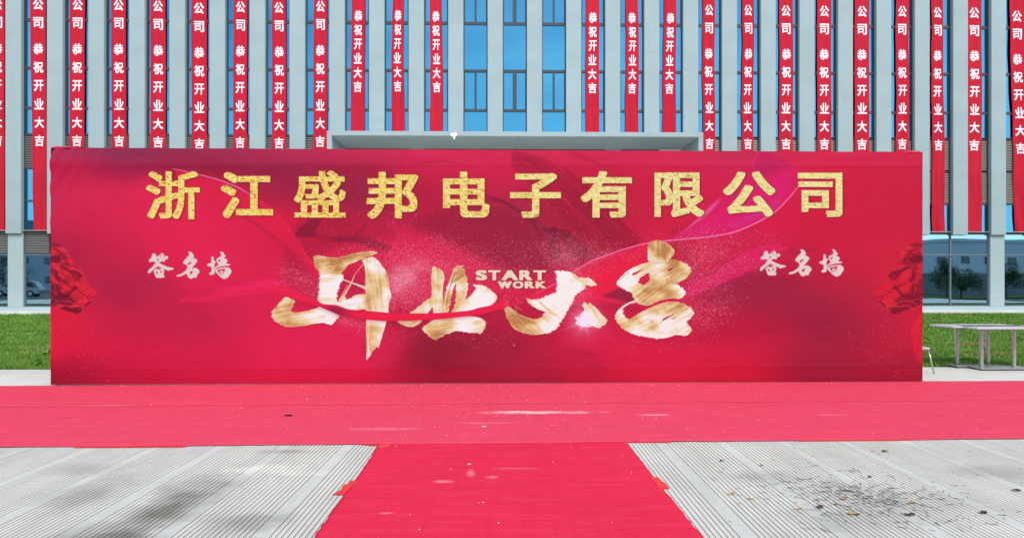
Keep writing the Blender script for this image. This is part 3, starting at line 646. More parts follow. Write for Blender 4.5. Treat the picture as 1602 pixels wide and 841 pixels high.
def mat_concrete(name, base, wet=True):
    nt = NT(name); p = nt.world()
    pr = nt.mapping(p, rot=(0, 0, R(1)))
    n1 = nt.noise(p, .7, 6, .62); n2 = nt.noise(nt.mapping(pr, (5.5, .8, 1)), 1.2, 5, .65); n3 = nt.noise(p, 26, 5, .7); n4 = nt.noise(nt.mapping(pr, (1.2, 9, 1)), 3, 4)
    c = nt.mix(nt.gray(n1, .3, .72), base, tuple(v*.80 for v in base[:3]))
    c = nt.mix(nt.math('MULTIPLY', nt.gray(n2, .42, .72), .5), c, tuple(v*.62 for v in base[:3]))
    c = nt.mix(nt.math('MULTIPLY', nt.gray(n4, .52, .72), .32), c, tuple(min(1, v*1.25) for v in base[:3]))
    c = nt.mix(nt.math('MULTIPLY', nt.gray(n3, .35, .7), .22), c, tuple(v*.7 for v in base[:3]))
    if wet:
        st = [(-2.30, 5.30, .30, 1.0, 0, .95, .78), (-2.15, 5.85, .24, .35, 0, .9, .45), (-2.42, 4.65, .42, .40, 0, .7, .7), (-1.7, 4.9, .35, .4, 0, .9, .25), (-3.05, 5.6, .34, .55, 0, .8, .38), (-3.5, 6.4, .4, .3, 0, .8, .25), (-1.6, 5.0, .45, .25, 0, .8, .32), (-1.95, 7.0, .35, .12, 0, .8, .4), (3.2, 5.2, .8, .5, 0, .8, .22), (4.2, 6.1, .5, .3, 0, .8, .28), (2.2, 6.0, .5, .25, 0, .8, .2), (2.4, 4.9, .5, .35, 0, .8, .25)]
        for cx, cy, rx, ry, an, sf, k in st:
            m = blob(nt, p, cx, cy, rx, ry, an, sf, .32); c = nt.mix(nt.math('MULTIPLY', m, k), c, (.105, .094, .08))
        for cx, cy, rx, ry, k in ((-1.95, 6.35, .42, .22, .85), (-1.6, 6.2, .3, .1, .6), (-2.5, 4.55, .2, .05, .4)):
            m = nt.math('MULTIPLY', blob(nt, p, cx, cy, rx, ry, 0, .6, .4, 5.), nt.gray(nt.noise(p, 22, 5, .75), .35, .6)); c = nt.mix(nt.math('MULTIPLY', m, k), c, (.80, .78, .70))
        m = nt.math('MULTIPLY', blob(nt, p, 2.72, 5.45, .42, .55, 20, .8, .4, 4.), nt.gray(nt.noise(p, 18, 5, .8), .45, .62)); c = nt.mix(nt.math('MULTIPLY', m, .8), c, (.045, .045, .05))
    nt.set(Base_Color=c, Roughness=.82, Specular_IOR_Level=.25); nt.bump(n3, .0025, .5); return nt.m
M['concrete'] = mat_concrete('grooved_concrete', srgb(212, 212, 204))
M['band'] = mat_concrete('trowelled_band', srgb(204, 206, 201))
M['apron'] = mat_concrete('smooth_concrete', srgb(216, 214, 207), False)
M['groove'] = simple('groove_dirt_shade', srgb(46, 45, 43), .95, var=.2, sc=3)  # grime colour, set dark so it also deepens the shade in the grooves
M['white_slab'] = mat_concrete('pale_stone', srgb(224, 223, 217), False)
M['asphalt'] = simple('asphalt', srgb(86, 88, 90), .9, var=.15, sc=2)

def mat_carpet(name, base, dust, spots):  # dust is the pale share, real dust and painted grazing sheen together
    nt = NT(name); p = nt.world(); n1 = nt.noise(p, 1.1, 5, .6); n2 = nt.noise(nt.mapping(p, (1.0, 7, 1)), 1.4, 5, .7); f = nt.noise(p, 140, 2); n3 = nt.noise(nt.mapping(p, (9, .9, 1)), 1.6, 4, .6)
    pink = (.80, .20, .27)
    c = nt.mix(nt.math('MULTIPLY', nt.gray(n1, .25, .75), .5), base, tuple(v*.80 for v in base))
    c = nt.mix(nt.math('ADD', dust, nt.math('MULTIPLY', nt.gray(n2, .45, .8), .10)), c, pink)
    c = nt.mix(nt.math('MULTIPLY', nt.gray(n3, .5, .8), .34), c, tuple(v*.68 for v in base))
    sp = nt.noise(p, 34, 3, .8); c = nt.mix(nt.math('MULTIPLY', nt.gray(sp, .70, .78), .35), c, (.85, .5, .5))
    for cx, cy, rx, ry, k in spots:
        m = nt.math('MULTIPLY', blob(nt, p, cx, cy, rx, ry, 0, .8, .4, 4.), nt.gray(nt.noise(nt.mapping(p, (6, 22, 1)), 3.5, 6, .8), .36, .62)); c = nt.mix(nt.math('MULTIPLY', m, k), c, (.88, .80, .76))
    c = nt.mix(nt.gray(f, .3, .7, 0, .16), c, tuple(v*.55 for v in base))
    nt.set(Base_Color=c, Roughness=.95, Specular_IOR_Level=.04); cr = nt.gray(nt.noise(nt.mapping(p, (1., 3.2, 1)), 1.1, 2, .5, 1.2), .47, .53); nt.bump(nt.math('ADD', nt.math('MULTIPLY', f, .10), nt.math('ADD', n2, nt.math('MULTIPLY', cr, .5))), .010, .55); return nt.m
M['carpet_a'] = mat_carpet('dusty_sheen_red_felt', (.71, .030, .084), .20, [(.6, 8.95, .75, .12, 1.), (.25, 9.0, .35, .07, 1.), (1.9, 8.75, .24, .06, .7), (-1.2, 8.0, .5, .10, .22), (-.1, 8.3, .4, .06, .22), (4.0, 8.7, .25, .06, .25), (-5, 9.6, .5, .08, .18)])  # cross carpet: dust plus grazing sheen put into the paler colour
M['carpet_b'] = mat_carpet('red_felt', (.72, .021, .066), .03, [(-.2, 6.15, .05, .14, .4), (-.02, 6.02, .07, .05, .4), (-.75, 5.1, .09, .03, .4), (-.4, 5.9, .1, .05, .4), (.2, 6.3, .2, .05, .25)])
M['tape'] = simple('red_tape', (.78, .03, .035, 1), .35, var=.1)

def mat_lawn():
    nt = NT('lawn_soil'); p = nt.world(); n = nt.noise(p, .5, 5, .6); n2 = nt.noise(p, 7, 4, .7)
    c = nt.ramp(n, [(.35, (.030, .075, .012)), (.6, (.045, .10, .018)), (.75, (.12, .11, .04))]); c = nt.mix(nt.gray(n2, .4, .7, 0, .5), c, (.06, .05, .02))
    nt.set(Base_Color=c, Roughness=.95, Specular_IOR_Level=.1); return nt.m
M['lawn'] = mat_lawn()
def mat_blades():
    nt = NT('grass_blades'); p = nt.world(); n = nt.noise(p, .9, 4, .6); n2 = nt.noise(p, 9, 3, .6)
    c = nt.ramp(nt.math('ADD', nt.math('MULTIPLY', n, .6), nt.math('MULTIPLY', n2, .4)), [(.32, (.08, .19, .025)), (.5, (.14, .29, .04)), (.62, (.21, .36, .06)), (.74, (.36, .32, .12))])
    for cx, cy, rx, ry in ((9.3, 16.6, .8, .8), (-9.6, 17.0, 1.6, .6), (10.6, 15.6, .7, .5), (11.8, 18, .8, .8), (-10.5, 15.2, .4, .3)):
        m = blob(nt, p, cx, cy, rx, ry, 0, .7, .3, 2.5); c = nt.mix(nt.math('MULTIPLY', m, .75), c, (.34, .26, .12))
    nt.set(Base_Color=c, Roughness=.6, Specular_IOR_Level=.2); return nt.m
M['blades'] = mat_blades()
M['leaf'] = simple('fresh_leaf', (.14, .36, .04, 1), .5, var=.2)
M['foliage'] = simple('bush_foliage', (.035, .09, .018, 1), .6, var=.3, sc=2)
M['bark'] = simple('bark', (.09, .06, .04, 1), .9, var=.2)
M['dry'] = simple('dry_leaf', srgb(178, 138, 88), .85, var=.25, sc=20)
M['dry2'] = simple('pale_dry_leaf', srgb(214, 186, 140), .85, var=.2, sc=20)
M['dark_leaf'] = simple('withered_leaf', srgb(84, 62, 42), .9, var=.3, sc=20)
M['twig'] = simple('twig_bark', srgb(62, 50, 42), .9, var=.3, sc=20)
M['paper'] = simple('white_scrap', srgb(235, 232, 228), .7, var=.06)
M['black'] = simple('black_scrap', srgb(20, 18, 18), .8)

# ------------------------------------------------------------------ ground
g = MB(); g.quad((-600, -600, -.1), (600, -600, -.1), (600, 900, -.1), (-600, 900, -.1)); tag(g.build('ground', M['asphalt']), kind='structure')
xs_ = [-42, -36, -30, -24, -18, -12, -6.2, -.2, 5.8, 11.8, 18, 24, 30, 36, 42]; ys_ = [-16, -10, -4, 2, 8.2, 13.74]
apron = tag(bpy.data.objects.new('concrete_apron', None), kind='structure'); COL.objects.link(apron)
for i in range(len(xs_)-1):
    for j in range(len(ys_)-1):
        x0, x1, y0, y1 = xs_[i], xs_[i+1], ys_[j], ys_[j+1]
        if i == 6 and j == 4: pass
        MB().box(x0+.006, x1-.006, y0+.006, y1-.006, -.14, -.012+random.uniform(-.0012, 0)).build('concrete_slab', M['apron'], apron)
# grooved slab: the grooves are cut into the mesh, shallower where the concrete has worn
prof = []; per = .6136; sp = .0377; gw = .0056
k0, k1 = -13, 17
for k in range(k0, k1):
    s = -1.490+per*k
    for i in range(14):
        c = s+sp*i; prof += [(c-gw/2, 0), (c-gw/2+.0008, 1), (c+gw/2-.0008, 1), (c+gw/2, 0)]
prof = [(prof[0][0]-.05, 0)]+prof+[(prof[-1][0]+.05, 0)]
U = np.array([q[0] for q in prof]); Dp = np.array([q[1] for q in prof], float)
V = np.concatenate([np.linspace(-5, 3.5, 12), np.linspace(3.9, 8.6, 60)])
uu = np.broadcast_to(U, (len(V), len(U))); vv = np.broadcast_to(V[:, None], uu.shape)
wear = np.clip((fbm(uu*1.6+9, vv*.5+4, 3)-.40)*5.5, .0, 1)*.75+.25; wear = np.where(((uu > -2.35) & (uu < -1.55) & (vv > 6.0)), wear*.6, wear)
ca, sa = math.cos(R(.99)), math.sin(R(.99))
P = np.stack([uu*ca+vv*sa, vv*ca-uu*sa, -Dp*.0075*wear], -1)
me = grid_mesh('grooved_pavement', P, smooth=False)
gm = np.zeros(len(me.polygons), np.int32); cell = np.tile(np.arange(len(U)-1), len(V)-1)
gm[(Dp[cell] > 0) | (Dp[cell+1] > 0)] = 1; gm[(U[cell+1]-U[cell] > .06)] = 2
me.materials.append(M['concrete']); me.materials.append(M['groove']); me.materials.append(M['band']); me.polygons.foreach_set('material_index', gm)
tag(mobj('grooved_pavement', me, None), kind='structure')

ap = tag(bpy.data.objects.new('added_bounce_paving', None), kind='structure'); COL.objects.link(ap)  # unseen pale paving, added to bounce light onto the canopy soffit
for i in range(4):
    for j in range(5): MB().box(-7.6+3.8*i+.006, -7.6+3.8*(i+1)-.006, 13.76+3.88*j+.006, 13.76+3.88*(j+1)-.006, -.1, .135).build('concrete_slab', M['white_slab'], ap)
# lawn and the pale plinth under the building
ny, nx = 40, 160
yy = np.linspace(13.74, 33.2, ny)[:, None]+np.zeros((1, nx)); xx = np.linspace(-40, 42, nx)[None, :]+np.zeros((ny, 1))
def lawn_z(x, y): return -.01+.13*np.clip((y-13.74)/19.5, 0, 1)+.05*(vnoise(x*.5+50, y*.5+50, 3)-.5)*np.clip((y-13.8)/1.5, 0, 1)*np.clip((33.2-y)/2, 0, 1)
tag(mobj('lawn', grid_mesh('lawn', np.stack([xx, yy, lawn_z(xx, yy)], -1)), M['lawn']), kind='structure')
def blades(name, n, box_fn, hmin, hmax):
    rs = np.random.RandomState(5); x, y = box_fn(rs, n); z = lawn_z(x, y)
    clump = fbm(x*1.3+20, y*1.3+60, 5); keep = rs.rand(len(x)) < .35+1.1*clump; x, y, z, clump = x[keep], y[keep], z[keep], clump[keep]
    n = len(x); h = (hmin+(hmax-hmin)*rs.rand(n)**1.5)*(.6+.8*clump); a = rs.rand(n)*6.283; w = .0035+.004*rs.rand(n); w = w*(1+(y-13.7)*.09)
    ca, sa = np.cos(a), np.sin(a); ln = h*(.2+.7*rs.rand(n)); b = rs.rand(n)*6.283; lx, ly = np.cos(b)*ln, np.sin(b)*ln
    Vv = np.stack([np.stack([x-ca*w, y-sa*w, z-.005], -1), np.stack([x+ca*w, y+sa*w, z-.005], -1), np.stack([x+lx*.4+ca*w*.8, y+ly*.4+sa*w*.8, z+h*.62], -1), np.stack([x+lx*.4-ca*w*.8, y+ly*.4-sa*w*.8, z+h*.62], -1), np.stack([x+lx, y+ly, z+h], -1)], 1).reshape(-1, 3)
    i = np.arange(n)*5; F = np.concatenate([np.stack([i, i+1, i+2], -1), np.stack([i, i+2, i+3], -1), np.stack([i+3, i+2, i+4], -1)])
    return tag(mobj(name, tri_mesh(name, Vv, F), M['blades']), 'short green lawn grass with a few dry straw patches', 'grass', kind='stuff')
def wedge(rs, n):
    y = 13.76+19.2*rs.rand(n)**1.25; L = rs.rand(n) < .45
    xl = -.70*y+rs.rand(n)*(.17*y)+.6-.4; xr = .50*y+rs.rand(n)*(.26*y)
    back = rs.rand(n) < .12; x = np.where(L, xl, xr); x = np.where(back, (rs.rand(n)-.5)*1.1*y, x); k = (np.abs(x) > 7.62); return x[k], y[k]
blades('grass', 230000, wedge, .035, .10)
pl = MB(); pl.box(-40, 42, 33.2, 34.3, -.1, .268); o = pl.build('stone_plinth', M['white_slab'], bevel=.015); tag(o, kind='structure')

# ------------------------------------------------------------------ office building
X0, PITCH, PW = -22.08, 1.8124, .70
YF, YG = 34.0, 34.21
PX_ = lambda i: X0+PITCH*i+(0 if i > 2 else -.02-.045*(2-i))
I0, I1 = -6, 31
STRUCT = [-5, 0, 5, 10, 15, 20, 25, 30]
bld = empty('office_building', (0, 34, .27), 'pale grey office building with close upright pillars and blue glass windows behind the stage wall', 'building')
def part(mb, name, mat, **k):
    o = mb.build(name, mat, bld, **k); o.location = (-bld.location.x, -bld.location.y, -bld.location.z); return o
def share(name, me, x=0, z=0, parent=bld, kind=None):
    o = bpy.data.objects.new(name, me); COL.objects.link(o); o.parent = parent
    o.location = (x-bld.location.x, -bld.location.y, z-bld.location.z) if parent is bld else (x, 0, z)
    if kind: o['kind'] = kind
    return o
TOP = 18.2
def mm(mb, name, mat, bevel=0):
    me = mb.mesh(name, bevel); me.materials.append(mat); return me
me_p = mm(MB().box(0, PW, YF, YG+.35, 3.77, TOP), 'pillar', M['wall'], .012)
me_ps = mm(MB().box(0, PW, YF, YG+.35, 7.885, TOP), 'pillar', M['wall'], .012)
me_l = mm(MB().box(.03, PW+.01, YF+.12, YG+.34, .44, 3.77), 'lower_pillar', M['wall_low'], .012)
me_lc = mm(MB().box(.03, PW+.01, YF-.02, YG+.34, .27, 7.685), 'lower_pillar', M['wall_low'], .012)
for i in range(I0, I1+1):
    in_c = 8 <= i <= 16
    share('pillar', me_ps if in_c else me_p, PX_(i))
    if i in STRUCT: share('lower_pillar', me_lc if in_c else me_l, PX_(i))
XL, XR = PX_(I0), PX_(I1)+PW
part(MB().box(XL, XR, YG+.36, 52, .2, TOP-.3), 'inner_wall', M['dark'])
part(MB().box(XL-.02, XR+.02, YF-.06, 52.1, TOP, TOP+.9), 'parapet', M['wall'])
for x0, x1 in ((XL, -7.02), (8.82, XR)):
    part(MB().box(x0, x1, YF+.05, YG+.34, .268, .44), 'base_sill', M['wall_low'], bevel=.008)
part(MB().box(XL-.25, XL-.01, YF+.02, 52, .2, TOP-.01), 'side_wall', M['wall'])
part(MB().box(XR+.01, XR+.25, YF+.02, 52, .2, TOP-.01), 'side_wall', M['wall'])
W = PITCH-PW
# one window of a kind is a frame with panes under it
def win_meshes(z0, z1, trans, casement, mw=.07, fw=.045):
    """frame mesh plus pane rectangles for an opening between two pillars; trans: list of (low, high) transoms, casement: rows that are split"""
    fr = MB(); yf0, yf1 = YG, YG+.09
    fr.box(.002, fw, yf0, yf1, z0, z1); fr.box(W-fw, W-.002, yf0, yf1, z0, z1)
    fr.box(fw, W-fw, yf0, yf1, z1-fw, z1); fr.box(fw, W-fw, yf0, yf1, z0, z0+fw)
    for a, b in trans: fr.box(fw, W-fw, yf0-.004, yf1, a, b)
    rows = []; e = [z0+fw]+[v for t in trans for v in t]+[z1-fw]
    for r in range(len(e)//2):
        a, b = e[2*r], e[2*r+1]
        if r in casement:
            c = W*.5; fr.box(c-mw/2, c+mw/2, yf0-.002, yf1, a, b)
            for s0, s1 in ((fw, c-mw/2), (c+mw/2, W-fw)):
                t = .026; q0, q1 = yf0+.012, yf0+.06
                fr.box(s0, s0+t, q0, q1, a, b); fr.box(s1-t, s1, q0, q1, a, b); fr.box(s0+t, s1-t, q0, q1, b-t, b); fr.box(s0+t, s1-t, q0, q1, a, a+t)
                rows.append((s0+t, s1-t, a+t, b-t))
        else: rows.append((fw, W-fw, a, b))
    f = mm(fr, 'window', M['frame']); ps = []
    for x0, x1, a, b in rows:
        ps.append(mm(MB().box(x0+.001, x1-.001, YG+.045, YG+.057, a+.001, b-.001), 'pane', M['glass']))
    return f, ps
def place_window(kind, x, sc=1.):  # panes sit a hair out of true, as glazed
    f, ps = kind; w = share('window', f, x); w.scale.x = sc
    for p in ps:
        q = bpy.data.objects.new('pane', p); COL.objects.link(q); q.parent = w; a = R(random.uniform(-.3, .3)); q.rotation_euler = (a, 0, 0); yc = YG+.051; zc = (p.vertices[0].co.z+p.vertices[4].co.z)/2; q.location = (0, yc-yc*math.cos(a)+zc*math.sin(a), zc-yc*math.sin(a)-zc*math.cos(a))
up = [win_meshes(8.31, 17.5, [(9.45, 9.55), (11.29, 11.40), (13.465, 13.58), (15.40, 15.51)], (1, 3), m) for m in (.045, .13, .07)]
lo_l = win_meshes(3.93, 6.76, [(5.23, 5.32)], ())
lo_r = win_meshes(3.86, 5.235, [], ())
def louver_mesh(z0, z1):
    back = mm(MB().box(.002, W-.002, YG+.10, YG+.12, z0, z1).box(.002, .04, YG+.01, YG+.1, z0, z1).box(W-.04, W-.002, YG+.01, YG+.1, z0, z1).box(.04, W-.04, YG+.01, YG+.1, z1-.04, z1).box(.04, W-.04, YG+.01, YG+.1, z0, z0+.035), 'louver_panel', M['frame'])
    s = MB(); n = int((z1-z0-.08)/.077)
    for k in range(n):
        z = z0+.05+k*(z1-z0-.09)/n
        s.v += [(.04, YG+.015, z), (W-.04, YG+.015, z), (W-.04, YG+.03, z+.042), (.04, YG+.03, z+.042), (.04, YG+.085, z+.05), (W-.04, YG+.085, z+.05)]
        b = len(s.v)-6; s.f += [(b, b+1, b+2, b+3), (b+3, b+2, b+5, b+4)]; s.mi += [0, 0]
    return back, mm(s, 'slats', M['louver'])
LV = {k: louver_mesh(*k) for k in ((6.77, 8.30), (6.80, 8.27), (5.245, 6.755), (2.87, 3.90))}
def place_louver(k, x, sc=1.):
    b, s = LV[k]; p = share('louver_panel', b, x); p.scale.x = sc; q = bpy.data.objects.new('slats', s); COL.objects.link(q); q.parent = p; q['kind'] = 'stuff'
for i in range(I0, I1):
    x = PX_(i)+PW; sc_ = (PX_(i+1)-PX_(i)-PW)/W
    place_window(up[0 if i in (11, 13) else 1 if i == 12 else 2], x, sc_)
    if 8 <= i <= 15: continue
    if i < 12: place_louver((6.77, 8.30), x, sc_); place_window(lo_l, x, sc_); place_louver((2.87, 3.90), x, sc_)
    else: place_louver((6.80, 8.27), x); place_louver((5.245, 6.755), x); place_window(lo_r, x)
# the ground floor glazing runs behind the shortened pillars from one full pillar to the next
def shop_glass(i0, i1, z1, tr, shift):
    a = PX_(i0)+PW+.012; b = PX_(i1)+.028; ms = [PX_(i)+shift for i in range(i0+1, i1)]
    e = [a]+ms+[b]; fr = MB(); y0, y1 = YG, YG+.09; w = .035
    fr.box(a, a+.06, y0, y1, .442, z1); fr.box(b-.06, b, y0, y1, .442, z1)
    fr.box(a+.06, b-.06, y0, y1, .442, .49); fr.box(a+.06, b-.06, y0, y1, z1-.05, z1)
    for m in ms: fr.box(m-w, m+w, y0-.003, y1, .49, z1-.05)
    if tr: fr.box(a+.06, b-.06, y0+.003, y1, tr-.03, tr+.03)
    f = part(fr, 'window', M['gray_frame'])
    for k in range(len(e)-1):
        x0 = e[k]+(.061 if k == 0 else w+.001); x1 = e[k+1]-(.061 if k == len(e)-2 else w+.001)
        for za, zb in (((.491, tr-.031), (tr+.031, z1-.051)) if tr else ((.491, z1-.051),)):
            MB().box(x0, x1, YG+.045, YG+.057, za, zb).build('pane', M['glass_low'], f)
for a, b in ((-5, 0), (0, 5)): shop_glass(a, b, 2.855, None, PW+.12)
shop_glass(5, 8, 2.855, None, PW+.12)
shop_glass(16, 20, 3.85, 2.86, 0)
for a, b in ((20, 25), (25, 30)): shop_glass(a, b, 3.85, 2.86, 0)
# cladding above the shortened pillars' feet so that nothing is left open between glass and sill
for i in range(I0, I1+1):
    if i in STRUCT or 8 <= i <= 16: continue
    if i < 12: part(MB().box(PX_(i)-.001, PX_(i)+PW+.001, YG+.09, YG+.33, 2.86, 3.765), 'cladding', M['frame'])
# entrance canopy
cx0, cx1, cy0, cz0, cz1 = -7.01, 8.81, 31.0, 7.69, 7.885
for nm, bx in (('canopy_roof', (cx0, cx1, cy0, YF-.001, cz0+.004, cz1)), ('canopy_side', (cx0, cx0+.2, cy0, YF-.001, .1, cz0+.004)), ('canopy_side', (cx1-.2, cx1, cy0, YF-.001, .1, cz0+.004))):
    part(MB().box(*bx), nm, M['wall'], bevel=.006)
sx = [cx0+.2, -3.1, 1.0, 4.9, cx1-.2]
for k in range(4): part(MB().box(sx[k]+.012, sx[k+1]-.012, cy0+.03, YF-.03, cz0-.012, cz0+.002), 'soffit_panel', M['soffit'])
ed = MB()
for i0, i1 in ((None, 10), (10, 15), (15, None)):
    a = cx0+.24 if i0 is None else PX_(i0)+PW+.02; b = cx1-.24 if i1 is None else PX_(i1)+.02
    fr = part(MB().box(a, b, YF+.16, YF+.26, 7.60, 7.672), 'entrance_frame', M['frame']); n = max(2, round((b-a)/1.7))
    for k in range(n+1):
        x = a+(b-a-.06)*k/n; MB().box(x, x+.06, YF+.16, YF+.26, .28, 7.6).build('mullion', M['frame'], fr)
        if k < n: MB().box(x+.062, x+(b-a-.06)/n-.002, YF+.2, YF+.212, .28, 7.598).build('pane', M['door_glass'], fr)
# small scrap caught on the canopy edge
bm = bmesh.new()
rs = random.Random(3)
pts = [(-.16, .02), (-.10, .10), (.0, .09), (.07, .13), (.16, .05), (.15, -.04), (.07, -.06), (.06, -.17), (.0, -.2), (-.03, -.08), (-.12, -.05)]
def ragged(name, pts, mat, loc, thick=.012, rot=(0, 0, 0), curl=.03, seed=1):
    r = random.Random(seed); bm = bmesh.new(); c0 = bm.verts.new((0, r.uniform(-curl, 0), 0)); c1 = bm.verts.new((0, thick, 0)); A = []; Bv = []
    for x, z in pts:
        y = r.uniform(-curl, curl*.4); A.append(bm.verts.new((x, y, z))); Bv.append(bm.verts.new((x*.98, y+thick, z*.98)))
    n = len(pts)
    for i in range(n):
        j = (i+1) % n; bm.faces.new((c0, A[i], A[j])); bm.faces.new((c1, Bv[j], Bv[i])); bm.faces.new((A[i], Bv[i], Bv[j], A[j]))
    me = bpy.data.meshes.new(name); bm.normal_update(); bm.to_mesh(me); bm.free(); o = mobj(name, me, mat); o.location = loc; o.rotation_euler = rot; return o
o = ragged('plastic_scrap', pts, M['paper'], (-1.72, 30.96, 7.72)); tag(o, 'small torn white plastic scrap caught on the entrance canopy edge', 'scrap')

# ------------------------------------------------------------------ hanging banners
def strip_image(name, chars, zs, z0, z1, wid, red, cw=.44, chh=.51, res=150):
    w = int(wid*res); h = int((z1-z0)*res); y, x = np.mgrid[0:h, 0:w]
    C = np.empty((h, w, 3), np.float32); C[:] = red; n = fbm(x/30., y/160., 4); C *= (.93+.14*n)[..., None]
    for ch, z in zip(chars, zs):
        m = embolden(glyph_mask(ch, 120), 4, 4); a, b = m.shape; X0_, X1_ = (wid-cw)/2*res, (wid+cw)/2*res; Y0_, Y1_ = (z-z0-chh/2)*res, (z-z0+chh/2)*res
        i = (x-X0_)/(X1_-X0_)*b; j = (y-Y0_)/(Y1_-Y0_)*a; ok = (i >= 0) & (i < b) & (j >= 0) & (j < a)
        mk = ok & m[np.clip(j.astype(int), 0, a-1), np.clip(i.astype(int), 0, b-1)]; mk = blur(mk.astype(np.float32), 1, 1)
        o_ = np.clip(blur(mk, 2, 1)*1.8, 0, 1)[..., None]; C += (np.array((138, 28, 52), np.float32)-C)*o_*.45
        C = C*(1-mk[..., None])+np.array((250, 240, 246), np.float32)*mk[..., None]
    return new_image(name, C)
BW = .68; RED = (196, 35, 57)
ZT = 17.3
zl = [8.01+.8365*k for k in range(5, -1, -1)]
long_z = [zl[0]+1.188+.837, zl[0]+1.188]+zl
im_long = strip_image('banner_print_long', '公司恭祝开业大吉', long_z, 3.93, ZT, BW, RED)
zs_ = [10.56+.6524*k for k in range(5, -1, -1)]
im_short = strip_image('banner_print_short', '恭祝开业大吉', zs_, 7.9, ZT, BW, RED, .40, .50)
def mat_banner(name, img):
    nt = NT(name); t = nt.new('ShaderNodeTexImage'); t.image = img; t.extension = 'EXTEND'; nt.link(nt.coord('UV'), t.inputs[0])
    p = nt.world(); f = nt.noise(nt.mapping(p, (16, 16, .5)), 1.2, 4, .6)
    nt.set(Base_Color=t.outputs[0], Roughness=.6, Specular_IOR_Level=.08); nt.bump(f, .03, .6); return nt.m
M['ban_l'] = mat_banner('banner_cloth_long', im_long); M['ban_s'] = mat_banner('banner_cloth_short', im_short)
M['rod'] = simple('banner_rod', srgb(206, 204, 200), .4, .3); M['black_rod'] = simple('black_rod', srgb(30, 32, 36), .5)
def fX(px, Y=34.17):
    k = (px-801)/1155.; d = Y/(math.cos(YAW)-k*math.sin(YAW)); return k*d*math.cos(YAW)+d*math.sin(YAW)
# window gap, banner edges at the top and at the bottom, drop of the text, fold depth
BAN = [(-1, (-15.2, 6.8), (-15, 6.9), 0, .4), (0, (47, 71.7), (52, 73), 0, .6), (1, (109, 133), (108, 131), 0, .5), (2, (173.7, 197), (175, 198.2), 0, .4), (3, (235.5, 259), (234.8, 259.7), -.04, .4), (4, (299, 323.6), (300, 323.8), -.12, .4),
       (5, (365, 387), (364, 385.6), -.04, .4), (6, (425.3, 447.3), (425.3, 448.4), -.06, .5), (7, (490.6, 511.6), (488.8, 511.3), .02, .5), (8, (550, 570.6), (548, 569.7), 0, .5), (9, (613.3, 631.2), (611.4, 632.5), .03, 1.6), (10, (672.6, 691.5), (673, 693.7), 0, 1.0),
       (14, (916.5, 937.6), (915.6, 937.6), 0, .9), (15, (979.3, 998.8), (978.4, 999.4), 0, 1.5), (16, (1038.6, 1058), (1035.9, 1057.5), 0, 1.2), (17, (1099, 1118.4), (1100.5, 1119), 0, 1.4), (18, (1161, 1179.6), (1160.4, 1178.4), 0, 1.6), (19, (1219, 1240.8), (1219, 1240.8), 0, .9),
       (20, (1278.2, 1300.5), (1278.8, 1300.7), 0, .8), (21, (1337, 1360), (1336.6, 1359.8), 0, .8), (22, (1401.5, 1422), (1401.5, 1422), .02, 1.3), (23, (1457.2, 1475.7), (1458.6, 1478.5), -.02, 1.6), (24, (1513, 1536), (1512.6, 1536.4), -.02, .8), (25, (1579.5, 1602), (1588, 1612), -.16, 1.7), (26, (1644, 1666), (1645, 1667), 0, .7)]
def ban_label(n, tot_l, i):
    o = ['first', 'second', 'third', 'fourth', 'fifth', 'sixth', 'seventh', 'eighth', 'ninth', 'tenth']
    return o[n]
